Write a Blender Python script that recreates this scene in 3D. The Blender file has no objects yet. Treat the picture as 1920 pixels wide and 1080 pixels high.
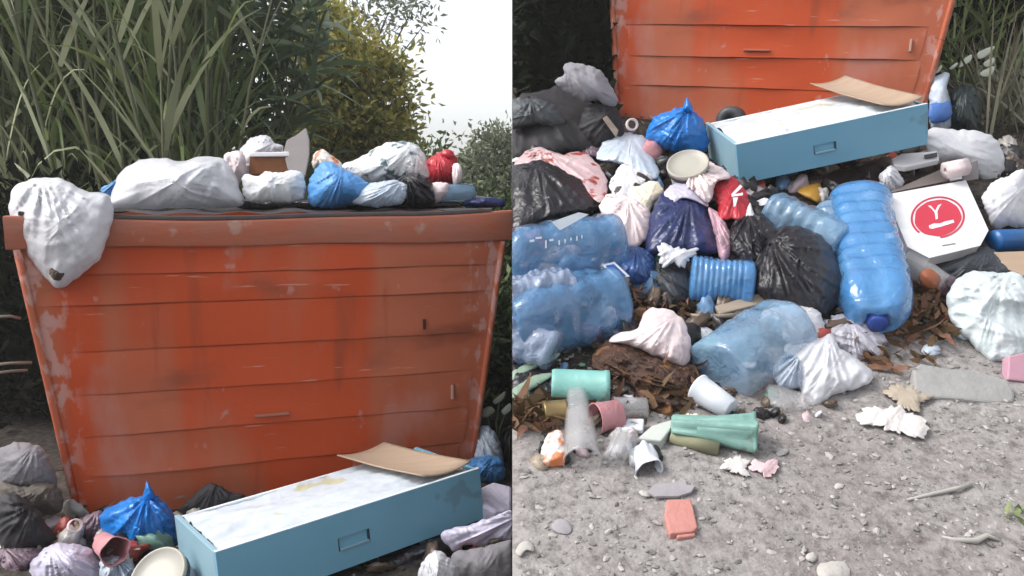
import bpy, math, random
import numpy as np
from mathutils import Vector, Matrix

# ------------------------------------------------------------------ camera, sky, sun, exposure
SC = bpy.context.scene
COL = SC.collection
F = 1507.0                       # focal length in pixels of a 1920 wide picture
H = 0.90                         # eye height over the yard
PITCH = math.atan(170.0 / F)
cam_d = bpy.data.cameras.new('camera')
cam = bpy.data.objects.new('camera', cam_d); COL.objects.link(cam)
cam.location = (0, 0, H)
cam.rotation_euler = (math.pi / 2 - PITCH, 0, 0)
cam_d.sensor_width = 36.0
cam_d.lens = 36.0 * F / 1920.0
cam_d.clip_start = 0.05; cam_d.clip_end = 2000
SC.camera = cam

SUN_EL, SUN_AZ = 48.0, -97.0      # azimuth measured from +Y towards +X (from the left, veiled)
world = bpy.data.worlds.new('World'); SC.world = world; world.use_nodes = True
wn = world.node_tree; wn.nodes.clear()
sky = wn.nodes.new('ShaderNodeTexSky'); sky.sky_type = 'NISHITA'; sky.sun_disc = False
sky.sun_elevation = math.radians(SUN_EL); sky.sun_rotation = math.radians(SUN_AZ)
sky.air_density = 1.0; sky.dust_density = 3.0; sky.ozone_density = 1.0
hsv = wn.nodes.new('ShaderNodeHueSaturation'); hsv.inputs['Saturation'].default_value = 0.2
bg = wn.nodes.new('ShaderNodeBackground'); bg.inputs['Strength'].default_value = 0.15
wo = wn.nodes.new('ShaderNodeOutputWorld')
wn.links.new(sky.outputs[0], hsv.inputs['Color']); wn.links.new(hsv.outputs[0], bg.inputs['Color'])
wn.links.new(bg.outputs[0], wo.inputs['Surface'])

sun_d = bpy.data.lights.new('sun', 'SUN'); sun_d.energy = 1.0; sun_d.angle = math.radians(20); sun_d.color = (1, .96, .9)
sun = bpy.data.objects.new('sun', sun_d); COL.objects.link(sun)
sdir = Vector((math.cos(math.radians(SUN_EL)) * math.sin(math.radians(SUN_AZ)),
               math.cos(math.radians(SUN_EL)) * math.cos(math.radians(SUN_AZ)), math.sin(math.radians(SUN_EL))))
sun.rotation_euler = sdir.to_track_quat('Z', 'Y').to_euler()
sun.location = (-8, 1, 8)
vs = SC.view_settings
vs.view_transform = 'Standard'; vs.look = 'None'; vs.gamma = 1.0; vs.use_curve_mapping = False
vs.exposure = 1.0
cy = SC.cycles; cy.max_bounces = 6; cy.diffuse_bounces = 3; cy.glossy_bounces = 3; cy.transmission_bounces = 4; cy.transparent_max_bounces = 10; cy.volume_bounces = 0

# ------------------------------------------------------------------ geometry of the place
cp, sp = math.cos(PITCH), math.sin(PITCH)
FWD = np.array([0, cp, -sp]); UP = np.array([0, sp, cp]); RIGHT = np.array([1.0, 0, 0]); CAM = np.array([0, 0, H])
def C(u, v, d):
    """world point(s) on the sight line of a photo pixel at depth d"""
    u = np.asarray(u, float); v = np.asarray(v, float); d = np.asarray(d, float)
    return CAM + (d[..., None]) * (FWD + ((u - 960) / F)[..., None] * RIGHT + ((540 - v) / F)[..., None] * UP)
# the bank of the second bin: a slope that rises away from the viewer
BANK = math.atan(690.0 / F) - PITCH
cb, sb = math.cos(BANK), math.sin(BANK)
N_ = np.array([0, -sb, cb]); S_ = np.array([0, cb, sb]); O_ = CAM - 1.0 * N_
def sm(a, b, x):
    t = np.clip((x - a) / (b - a), 0, 1); return t * t * (3 - 2 * t)
def mound(s, x):
    return (.21 * sm(1.62, 2.6, s) + .06 * np.clip(s - 2.5, 0, 1.2)
            + .012 * np.sin(9 * s + 4 * x) * np.sin(7 * x - 3 * s) * sm(1.6, 2.0, s)
            + .004 * np.sin(5.3 * x + 2 * s) * np.sin(4.1 * s))
def surf(u, v, side):
    """depth at which a pixel's sight line meets the ground of that side"""
    u = np.asarray(u, float); v = np.asarray(v, float)
    dirv = FWD + ((u - 960) / F)[..., None] * RIGHT + ((540 - v) / F)[..., None] * UP
    if side == 'L':
        return np.clip((H - .015) / np.maximum(-dirv[..., 2], .02), .5, 2.6)
    lo = np.full(u.shape, .3); hi = np.full(u.shape, 6.0)
    for _ in range(40):
        d = (lo + hi) / 2
        q = CAM + d[..., None] * dirv - O_
        s = q @ S_; n = q @ N_
        below = n < mound(s, q[..., 0])
        hi = np.where(below, d, hi); lo = np.where(below, lo, d)
    return (lo + hi) / 2

def clampx(V, side):
    V = np.array(V, float)
    if side == 'L': V[:, 0] = np.minimum(V[:, 0], -.0006)
    elif side == 'R': V[:, 0] = np.maximum(V[:, 0], .0006)
    return V

# ------------------------------------------------------------------ object helpers
def obj(name, V, Fs, m, parent=None, smooth=True, origin=None):
    V = np.array(V, float)
    if parent is not None: org = np.array(parent['_org'])
    elif origin is not None: org = np.array(origin, float)
    else: org = np.array([(V[:, 0].min() + V[:, 0].max()) / 2, (V[:, 1].min() + V[:, 1].max()) / 2, V[:, 2].min()])
    me = bpy.data.meshes.new(name)
    me.from_pydata((V - org).tolist(), [], [list(map(int, f)) for f in Fs])
    me.polygons.foreach_set('use_smooth', [smooth] * len(me.polygons))
    if m is not None: me.materials.append(m)
    me.update()
    o = bpy.data.objects.new(name, me); COL.objects.link(o)
    if parent is not None: o.parent = parent; o.location = (0, 0, 0)
    else: o.location = org
    o['_org'] = [float(a) for a in org]
    return o
def empty(name, loc):
    o = bpy.data.objects.new(name, None); COL.objects.link(o); o.location = [float(a) for a in loc]; o['_org'] = [float(a) for a in loc]
    o.empty_display_size = .05
    return o
def tag(o, label, cat, group=None, kind=None):
    o['label'] = label; o['category'] = cat
    if group: o['group'] = group
    if kind: o['kind'] = kind
    return o
def merge(parts):
    Vs, Fs, n = [], [], 0
    for V, Fa in parts:
        Vs.append(np.asarray(V, float)); Fs += [[i + n for i in f] for f in Fa]; n += len(V)
    return np.vstack(Vs), Fs
def box(x0, x1, y0, y1, z0, z1):
    V = [(x0, y0, z0), (x1, y0, z0), (x1, y1, z0), (x0, y1, z0), (x0, y0, z1), (x1, y0, z1), (x1, y1, z1), (x0, y1, z1)]
    return np.array(V, float), [(0, 3, 2, 1), (4, 5, 6, 7), (0, 1, 5, 4), (1, 2, 6, 5), (2, 3, 7, 6), (3, 0, 4, 7)]
def xf(M, V):
    V = np.asarray(V, float); M = np.array(M)
    return V @ M[:3, :3].T + M[:3, 3]
def bevel(o, w=.003, seg=2):
    b = o.modifiers.new('edge', 'BEVEL'); b.width = w; b.segments = seg; b.limit_method = 'ANGLE'; b.angle_limit = math.radians(40)
    return o

# ------------------------------------------------------------------ materials
MATS = {}
def mat(name, a, b=None, scale=6, rough=.5, bump=.15, bscale=40, trans=0, ior=1.2, spec=.5, stretch=(1, 1, 1), sharp=None,
        third=None, tscale=3, tthr=.6, island=0, translucent=0, alpha=1, coat=0, metal=0, detail=6, crinkle=0):
    """two-tone noise material, optional third tone in blotches, fine relief"""
    if name in MATS: return MATS[name]
    m = bpy.data.materials.new(name); m.use_nodes = True; nt = m.node_tree; nd = nt.nodes; nd.clear(); L = nt.links.new
    out = nd.new('ShaderNodeOutputMaterial'); p = nd.new('ShaderNodeBsdfPrincipled')
    tc = nd.new('ShaderNodeTexCoord'); mp = nd.new('ShaderNodeMapping'); mp.inputs['Scale'].default_value = stretch
    L(tc.outputs['Object'], mp.inputs['Vector'])
    b = b or tuple(c * .8 for c in a)
    n = nd.new('ShaderNodeTexNoise'); n.inputs['Scale'].default_value = scale; n.inputs['Detail'].default_value = detail; n.inputs['Roughness'].default_value = .6
    L(mp.outputs[0], n.inputs['Vector'])
    r = nd.new('ShaderNodeValToRGB')
    w = .18 if sharp is None else sharp
    r.color_ramp.elements[0].position = .5 - w; r.color_ramp.elements[1].position = .5 + w
    r.color_ramp.elements[0].color = (*a, 1); r.color_ramp.elements[1].color = (*b, 1)
    L(n.outputs['Fac'], r.inputs[0]); col = r.outputs[0]
    if third:
        n2 = nd.new('ShaderNodeTexNoise'); n2.inputs['Scale'].default_value = tscale; n2.inputs['Detail'].default_value = 4
        L(tc.outputs['Object'], n2.inputs['Vector'])
        r2 = nd.new('ShaderNodeValToRGB'); r2.color_ramp.elements[0].position = tthr; r2.color_ramp.elements[1].position = tthr + .04
        L(n2.outputs['Fac'], r2.inputs[0])
        mx = nd.new('ShaderNodeMixRGB'); mx.inputs[2].default_value = (*third, 1)
        L(r2.outputs[0], mx.inputs[0]); L(col, mx.inputs[1]); col = mx.outputs[0]
    if island:
        g = nd.new('ShaderNodeNewGeometry'); hs = nd.new('ShaderNodeHueSaturation')
        mr = nd.new('ShaderNodeMapRange'); mr.inputs['To Min'].default_value = 1 - island; mr.inputs['To Max'].default_value = 1 + island
        L(g.outputs['Random Per Island'], mr.inputs['Value']); L(mr.outputs[0], hs.inputs['Value'])
        mr2 = nd.new('ShaderNodeMapRange'); mr2.inputs['To Min'].default_value = .5 + .05 * island; mr2.inputs['To Max'].default_value = .5 - .05 * island
        L(g.outputs['Random Per Island'], mr2.inputs['Value']); L(mr2.outputs[0], hs.inputs['Hue'])
        L(col, hs.inputs['Color']); col = hs.outputs[0]
    L(col, p.inputs['Base Color'])
    p.inputs['Roughness'].default_value = rough; p.inputs['Specular IOR Level'].default_value = spec
    p.inputs['Metallic'].default_value = metal
    if coat: p.inputs['Coat Weight'].default_value = coat; p.inputs['Coat Roughness'].default_value = .05
    if trans: p.inputs['Transmission Weight'].default_value = trans; p.inputs['IOR'].default_value = ior
    if bump:
        nb = nd.new('ShaderNodeTexNoise'); nb.inputs['Scale'].default_value = bscale; nb.inputs['Detail'].default_value = 8; nb.inputs['Roughness'].default_value = .62
        L(mp.outputs[0], nb.inputs['Vector'])
        bp = nd.new('ShaderNodeBump'); bp.inputs['Strength'].default_value = bump; bp.inputs['Distance'].default_value = .012
        hgt = nb.outputs['Fac']
        if crinkle:
            for sc_, wt in ((crinkle, .9), (crinkle * 2.7, .45)):
                nc = nd.new('ShaderNodeTexNoise'); nc.inputs['Scale'].default_value = sc_; nc.inputs['Detail'].default_value = 2; nc.inputs['Distortion'].default_value = 1.2
                L(tc.outputs['Object'], nc.inputs['Vector'])
                m1 = nd.new('ShaderNodeMath'); m1.operation = 'SUBTRACT'; m1.inputs[1].default_value = .5; L(nc.outputs['Fac'], m1.inputs[0])
                m2 = nd.new('ShaderNodeMath'); m2.operation = 'ABSOLUTE'; L(m1.outputs[0], m2.inputs[0])
                m3 = nd.new('ShaderNodeMath'); m3.operation = 'MULTIPLY_ADD'; m3.inputs[1].default_value = -6 * wt; L(m2.outputs[0], m3.inputs[0]); L(hgt, m3.inputs[2]); hgt = m3.outputs[0]
        L(hgt, bp.inputs['Height']); L(bp.outputs[0], p.inputs['Normal'])
    sh = p.outputs[0]
    if translucent:
        t = nd.new('ShaderNodeBsdfTranslucent'); L(col, t.inputs['Color']); ms = nd.new('ShaderNodeMixShader'); ms.inputs[0].default_value = translucent
        L(sh, ms.inputs[1]); L(t.outputs[0], ms.inputs[2]); sh = ms.outputs[0]
    if alpha < 1:
        t = nd.new('ShaderNodeBsdfTransparent'); ms = nd.new('ShaderNodeMixShader'); ms.inputs[0].default_value = alpha
        L(t.outputs[0], ms.inputs[1]); L(sh, ms.inputs[2]); sh = ms.outputs[0]
    L(sh, out.inputs['Surface'])
    MATS[name] = m
    return m
def bagmat(name, a, b=None, rough=.34, **k):
    k.setdefault('bump', .20); k.setdefault('crinkle', 8); k.setdefault('bscale', 22); k.setdefault('scale', 9)
    return mat(name, a, b, rough=rough, **k)
WHITE = bagmat('white film', (.80, .80, .84), (.70, .71, .755), translucent=.25, bump=.14, crinkle=7, rough=.28)
WHITE2 = bagmat('cool white film', (.68, .75, .84), (.54, .63, .76), translucent=.25, bump=.14, crinkle=7, rough=.28)
LILAC = bagmat('lilac film', (.60, .57, .70), (.45, .42, .54), translucent=.1)
PINKW = bagmat('pink white cloth', (.76, .66, .66), (.60, .48, .50), rough=.8)
CREAM = bagmat('cream cloth', (.80, .74, .60), (.66, .56, .44), rough=.8)
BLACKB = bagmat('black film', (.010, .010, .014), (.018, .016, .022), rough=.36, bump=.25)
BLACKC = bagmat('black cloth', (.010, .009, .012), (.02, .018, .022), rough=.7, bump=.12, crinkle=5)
GREYC = bagmat('grey cloth', (.22, .21, .23), (.15, .145, .16), rough=.85, third=(.09, .085, .09), tscale=7, tthr=.62)
BLUEB = bagmat('bright blue film', (.012, .20, .62), (.008, .13, .44), rough=.3)
BLUE2 = bagmat('mid blue film', (.09, .30, .66), (.06, .22, .50), rough=.45)
NAVY = bagmat('navy film', (.012, .022, .085), (.02, .03, .12), rough=.3)
REDB = bagmat('red film', (.46, .022, .04), (.36, .014, .024), rough=.4)
PINK = bagmat('pink plastic', (.56, .26, .28), (.44, .19, .21), rough=.5, third=(.36, .2, .2), tscale=12, tthr=.62)
MAUVE = bagmat('mauve film', (.22, .15, .19), (.15, .10, .13), rough=.4)
REDWHITE = bagmat('red and white film', (.62, .46, .47), (.48, .34, .36), rough=.4, third=(.30, .05, .035), tscale=16, tthr=.55)
COW = bagmat('black and white patches', (.70, .70, .74), (.6, .6, .64), rough=.6, third=(.03, .018, .02), tscale=15, tthr=.50)
PRINT = bagmat('white printed film', (.78, .80, .82), (.68, .70, .72), rough=.35, third=(.13, .19, .22), tscale=17, tthr=.58)
BROWNF = bagmat('rotten brown matter', (.085, .035, .018), (.026, .013, .010), rough=.7, bump=.8, third=(.20, .09, .03), tscale=24, tthr=.6)
TAN = mat('brown cardboard', (.40, .29, .21), (.34, .245, .175), scale=5, rough=.85, bump=.1, stretch=(1, 8, 1))
GREYCARD = mat('grey cardboard', (.26, .235, .24), (.19, .17, .17), scale=7, rough=.9)
CARTON = mat('white carton', (.76, .75, .77), (.69, .68, .70), scale=4, rough=.6, bump=.06, third=(.56, .51, .46), tscale=7, tthr=.68)
FOAM = mat('white foam', (.70, .72, .735), (.62, .64, .66), scale=12, rough=.7, bump=.25, bscale=60)
DRAWB = mat('blue laminate', (.18, .41, .56), (.155, .37, .51), scale=3, rough=.5, bump=.04, third=(.15, .30, .40), tscale=9, tthr=.63)
DRAWL = mat('pale blue laminate', (.26, .42, .50), (.22, .36, .44), scale=3, rough=.5, bump=.03)
DRAWW = mat('white laminate', (.72, .78, .82), (.62, .70, .76), scale=4, rough=.5, bump=.05)
FILM = bagmat('glossy white wrap', (.62, .68, .74), (.56, .62, .69), rough=.3, bump=.12, crinkle=4, third=(.54, .52, .36), tscale=6, tthr=.60)
PET = mat('blue bottle plastic', (.12, .29, .53), (.085, .23, .47), scale=8, rough=.10, bump=.25, bscale=16, crinkle=9, alpha=.60, coat=1.0)
PETL = mat('pale blue bottle plastic', (.27, .44, .62), (.19, .36, .56), scale=8, rough=.12, bump=.25, bscale=14, crinkle=9, alpha=.56, coat=1.0)
PETG = mat('grey blue bottle plastic', (.40, .47, .62), (.31, .40, .57), scale=8, rough=.15, bump=.32, bscale=14, crinkle=11, alpha=.60, coat=1.0)
CAPB = mat('dark blue cap', (.02, .06, .30), rough=.35, bump=.02)
CLEAR = mat('clear plastic', (.62, .64, .66), (.52, .54, .57), scale=9, rough=.18, bump=.3, crinkle=16, alpha=.38)
CLEARG = mat('cloudy plastic', (.66, .65, .66), (.56, .56, .58), scale=9, rough=.14, bump=.08, crinkle=8, alpha=.30, coat=.5)
MINT = mat('mint plastic', (.20, .45, .41), (.16, .37, .34), scale=9, rough=.4, bump=.12, crinkle=6, third=(.16, .22, .19), tscale=14, tthr=.62)
GREENP = mat('green plastic', (.19, .35, .31), (.14, .27, .24), scale=9, rough=.45, bump=.15, crinkle=6, third=(.14, .19, .16), tscale=14, tthr=.6)
OLIVE = mat('olive card tube', (.24, .24, .15), (.18, .18, .11), rough=.75)
WHITEP = mat('white plastic', (.66, .69, .74), (.57, .60, .67), rough=.4, bump=.12, crinkle=5, third=(.45, .42, .39), tscale=12, tthr=.66)
BEIGEP = mat('beige lid', (.40, .38, .33), (.34, .32, .28), rough=.45, bump=.04)
GREYP = mat('dark grey plastic', (.05, .055, .06), rough=.5)
GOLD = mat('dull gold tin', (.30, .22, .10), (.18, .12, .05), rough=.35, metal=.6)
WOOD = mat('pale wood', (.34, .28, .22), (.24, .19, .15), scale=4, rough=.8, stretch=(1, 12, 12), bump=.2)
STONE = mat('grey stone', (.34, .335, .33), (.25, .245, .24), scale=9, rough=.9, bump=.6, bscale=26)
STONEW = mat('white stone', (.46, .44, .41), (.38, .36, .34), scale=12, rough=.9, bump=.5)
SLATE = mat('flat grey scrap', (.33, .31, .33), (.26, .245, .26), scale=9, rough=.85, bump=.3)
BRICK = mat('pink brick clay', (.52, .235, .205), (.44, .19, .165), scale=14, rough=.9, bump=.4, bscale=60)
TISSUE = mat('white tissue', (.62, .59, .575), (.54, .51, .495), scale=8, rough=.9, bump=.4)
PTISSUE = mat('pink tissue', (.62, .46, .48), (.55, .38, .40), scale=8, rough=.9, bump=.4)
ORANGEW = mat('orange and white wrapper', (.74, .70, .68), (.70, .66, .62), rough=.4, third=(.62, .20, .08), tscale=13, tthr=.50)
YELLOW = mat('mustard plastic', (.42, .23, .03), (.34, .17, .02), rough=.5)
PINKBOX = mat('pink carton', (.55, .30, .38), rough=.5)
LOGO = mat('red print', (.56, .035, .07), (.50, .03, .055), scale=9, rough=.5, bump=.02)
INK = mat('dark print', (.04, .045, .06), rough=.5, bump=0)
WPRINT = mat('white print', (.72, .78, .84), rough=.4, bump=0)

def dumpster_mat():
    m = bpy.data.materials.new('faded orange plastic'); m.use_nodes = True; nt = m.node_tree; nd = nt.nodes; L = nt.links.new
    p = nd['Principled BSDF']; tc = nd.new('ShaderNodeTexCoord')
    def noise(scale, st, det=5):
        mp = nd.new('ShaderNodeMapping'); mp.inputs['Scale'].default_value = st; L(tc.outputs['Object'], mp.inputs[0])
        n = nd.new('ShaderNodeTexNoise'); n.inputs['Scale'].default_value = scale; n.inputs['Detail'].default_value = det; L(mp.outputs[0], n.inputs['Vector']); return n.outputs['Fac']
    def ramp(f, a, b):
        r = nd.new('ShaderNodeMapRange'); r.interpolation_type = 'SMOOTHSTEP'; r.inputs['From Min'].default_value = a; r.inputs['From Max'].default_value = b; L(f, r.inputs['Value']); return r.outputs[0]
    def mix(f, c1, c2):
        x = nd.new('ShaderNodeMixRGB'); L(f, x.inputs[0])
        for k, c in ((1, c1), (2, c2)):
            if isinstance(c, tuple): x.inputs[k].default_value = (*c, 1)
            else: L(c, x.inputs[k])
        return x.outputs[0]
    c = mix(ramp(noise(3.0, (1, 1, .16), 3), .42, .56), (.48, .062, .010), (.43, .112, .052))     # sun-bleached streaks
    c = mix(ramp(noise(5.5, (1, 1, .5)), .56, .72), c, (.43, .155, .11))                        # chalky patches
    c = mix(ramp(noise(3.4, (.7, 1, 1.6)), .55, .74), c, (.22, .052, .025))                      # grime
    c = mix(ramp(noise(11, (1, 1, .10), 8), .60, .74), c, (.33, .052, .014))                    # dirty runs
    c = mix(ramp(noise(60, (.10, 1, 1.3), 4), .68, .74), c, (.50, .20, .14))                    # dragged scratches
    c = mix(ramp(noise(17, (1, 1, .8), 8), .66, .72), c, (.44, .17, .13))                       # scuffs
    sx = nd.new('ShaderNodeSeparateXYZ'); L(tc.outputs['Object'], sx.inputs[0])
    ed = nd.new('ShaderNodeMath'); ed.operation = 'MULTIPLY'                                     # scraped corners, worn to pale plastic
    ab = nd.new('ShaderNodeMath'); ab.operation = 'ABSOLUTE'; L(sx.outputs[0], ab.inputs[0])
    L(ramp(ab.outputs[0], .52, .60), ed.inputs[0]); L(ramp(noise(26, (1, 1, .6), 8), .50, .60), ed.inputs[1])
    c = mix(ed.outputs[0], c, (.50, .26, .22))
    L(c, p.inputs['Base Color']); p.inputs['Roughness'].default_value = .55; p.inputs['Specular IOR Level'].default_value = .35
    bp = nd.new('ShaderNodeBump'); bp.inputs['Strength'].default_value = .25; bp.inputs['Distance'].default_value = .01
    L(noise(14, (1, 1, 1), 8), bp.inputs['Height']); L(bp.outputs[0], p.inputs['Normal'])
    return m
ORANGE = dumpster_mat()
RIMM = mat('worn rim plastic', (.40, .095, .042), (.33, .125, .082), scale=7, rough=.6, bump=.25, bscale=18, stretch=(1, 3, 3), third=(.40, .22, .17), tscale=9, tthr=.63)
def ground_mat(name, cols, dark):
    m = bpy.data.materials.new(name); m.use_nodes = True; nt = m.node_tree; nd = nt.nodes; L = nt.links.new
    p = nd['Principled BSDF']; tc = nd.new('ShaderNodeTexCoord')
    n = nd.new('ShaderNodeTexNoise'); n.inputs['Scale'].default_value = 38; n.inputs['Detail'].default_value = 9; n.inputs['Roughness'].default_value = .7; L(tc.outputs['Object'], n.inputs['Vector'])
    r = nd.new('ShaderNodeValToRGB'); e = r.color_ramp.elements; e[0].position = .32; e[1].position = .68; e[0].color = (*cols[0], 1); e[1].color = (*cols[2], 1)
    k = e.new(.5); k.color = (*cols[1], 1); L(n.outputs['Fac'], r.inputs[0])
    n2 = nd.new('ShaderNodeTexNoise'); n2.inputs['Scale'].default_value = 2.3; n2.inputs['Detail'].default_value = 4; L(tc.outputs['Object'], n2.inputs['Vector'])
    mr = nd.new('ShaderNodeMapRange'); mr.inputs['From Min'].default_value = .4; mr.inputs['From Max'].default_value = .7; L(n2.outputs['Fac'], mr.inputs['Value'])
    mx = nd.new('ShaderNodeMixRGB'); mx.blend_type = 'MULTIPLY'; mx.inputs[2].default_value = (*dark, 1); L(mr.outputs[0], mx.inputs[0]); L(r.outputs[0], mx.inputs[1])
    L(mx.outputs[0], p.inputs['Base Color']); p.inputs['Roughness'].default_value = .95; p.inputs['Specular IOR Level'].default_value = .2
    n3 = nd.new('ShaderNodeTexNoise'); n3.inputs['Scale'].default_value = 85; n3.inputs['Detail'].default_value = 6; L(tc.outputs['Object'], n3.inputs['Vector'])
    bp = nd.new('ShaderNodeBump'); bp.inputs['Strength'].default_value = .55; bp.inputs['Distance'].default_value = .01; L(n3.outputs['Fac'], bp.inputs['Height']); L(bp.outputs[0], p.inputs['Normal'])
    return m
GRAVELG = ground_mat('gravelly grey dirt', [(.13, .118, .112), (.285, .268, .262), (.365, .345, .335)], (.82, .78, .78))
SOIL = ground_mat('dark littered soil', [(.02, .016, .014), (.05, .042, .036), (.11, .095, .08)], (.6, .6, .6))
PEBBLE = mat('pebbles', (.255, .242, .23), (.32, .305, .29), scale=30, rough=.95, bump=.3, island=.5, spec=.2)
LITTER = mat('paper scraps', (.17, .15, .13), (.10, .08, .065), scale=9, rough=.8, island=.9)
DRYLEAF = mat('dry brown leaves', (.17, .095, .045), (.09, .05, .025), scale=20, rough=.8, island=.6, translucent=.1)
REED = mat('reed leaf', (.14, .205, .070), (.18, .24, .092), scale=3, rough=.5, bump=0, island=.55, translucent=.22)
REEDL = mat('pale reed leaf', (.28, .31, .17), (.35, .37, .23), scale=3, rough=.5, bump=0, island=.35, translucent=.2)
STALK = mat('reed stalk', (.10, .12, .055), (.15, .15, .08), scale=5, rough=.6, island=.3)
LEAFD = mat('long dark leaf', (.17, .235, .13), (.125, .185, .10), scale=4, rough=.42, bump=0, island=.5, translucent=.2)
LEAFY = mat('yellow green leaf', (.48, .44, .12), (.34, .35, .10), scale=2, rough=.55, bump=0, island=.5, translucent=.45)
LEAFG = mat('hazed grey green leaf', (.25, .28, .19), (.20, .23, .155), scale=2, rough=.6, bump=0, island=.4, translucent=.25)  # paled leaf colour stands in for distance haze on far foliage
LEAFM = mat('mid green leaf', (.165, .22, .085), (.125, .185, .07), scale=2, rough=.5, bump=0, island=.5, translucent=.25)
LEAFK = mat('shade-black leaf', (.008, .012, .005), (.005, .008, .003), scale=3, rough=.9, bump=0, island=.6, spec=.08)  # near-black leaf colour stands in for deep shade
BARK = mat('bark', (.10, .075, .05), (.06, .045, .03), rough=.9, bump=.6)
DRYGRASS = mat('dry grey grass', (.22, .21, .15), (.15, .15, .095), scale=4, rough=.7, bump=0, island=.4)
PALELEAF = mat('pale leaf', (.62, .66, .56), (.54, .60, .48), scale=6, rough=.4, bump=0)

# ------------------------------------------------------------------ shape builders
def smooth_outline(P, n):
    P = np.array(P, float); k = len(P); out = []
    per = 12
    for i in range(k):
        p0, p1, p2, p3 = P[i - 1], P[i], P[(i + 1) % k], P[(i + 2) % k]
        for j in range(per):
            t = j / per
            out.append(.5 * (2 * p1 + (p2 - p0) * t + (2 * p0 - 5 * p1 + 4 * p2 - p3) * t * t + (3 * p1 - p0 - 3 * p2 + p3) * t ** 3))
    out = np.array(out)
    d = np.r_[0, np.cumsum(np.linalg.norm(np.diff(np.vstack([out, out[:1]]), axis=0), axis=1))]
    q = np.linspace(0, d[-1], n, endpoint=False)
    cl = np.vstack([out, out[:1]])
    return np.c_[np.interp(q, d, cl[:, 0]), np.interp(q, d, cl[:, 1])]
def vnoise(x, y, rng):
    T_ = rng.random((64, 64)); xi = np.floor(x).astype(int); yi = np.floor(y).astype(int); fx = x - xi; fy = y - yi
    fx = fx * fx * (3 - 2 * fx); fy = fy * fy * (3 - 2 * fy)
    g = lambda a, b: T_[a % 64, b % 64]
    return (g(xi, yi) * (1 - fx) + g(xi + 1, yi) * fx) * (1 - fy) + (g(xi, yi + 1) * (1 - fx) + g(xi + 1, yi + 1) * fx) * fy
def crease(x, y, rng, freq=1.0, k=9):
    """sharp-ridged folds at three scales, domain-warped, about -.5 to .5"""
    x = np.asarray(x) + 20; y = np.asarray(y) + 20
    wx = (vnoise(x * 9 * freq, y * 9 * freq, rng) - .5) * .09 / freq; wy = (vnoise(x * 9 * freq, y * 9 * freq, rng) - .5) * .09 / freq
    x = x + wx; y = y + wy; z = 0; a = rng.uniform(0, math.pi); st = rng.uniform(2.0, 3.6)
    xr = (x * math.cos(a) + y * math.sin(a)) * st; yr = (-x * math.sin(a) + y * math.cos(a))
    for f, am in ((7, .60), (16, .32), (38, .14)):
        z = z + am * (1 - np.abs(2 * vnoise(xr * f * freq, yr * f * freq, rng) - 1)) ** 1.6
    return z - .45
SEED = [11]
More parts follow.
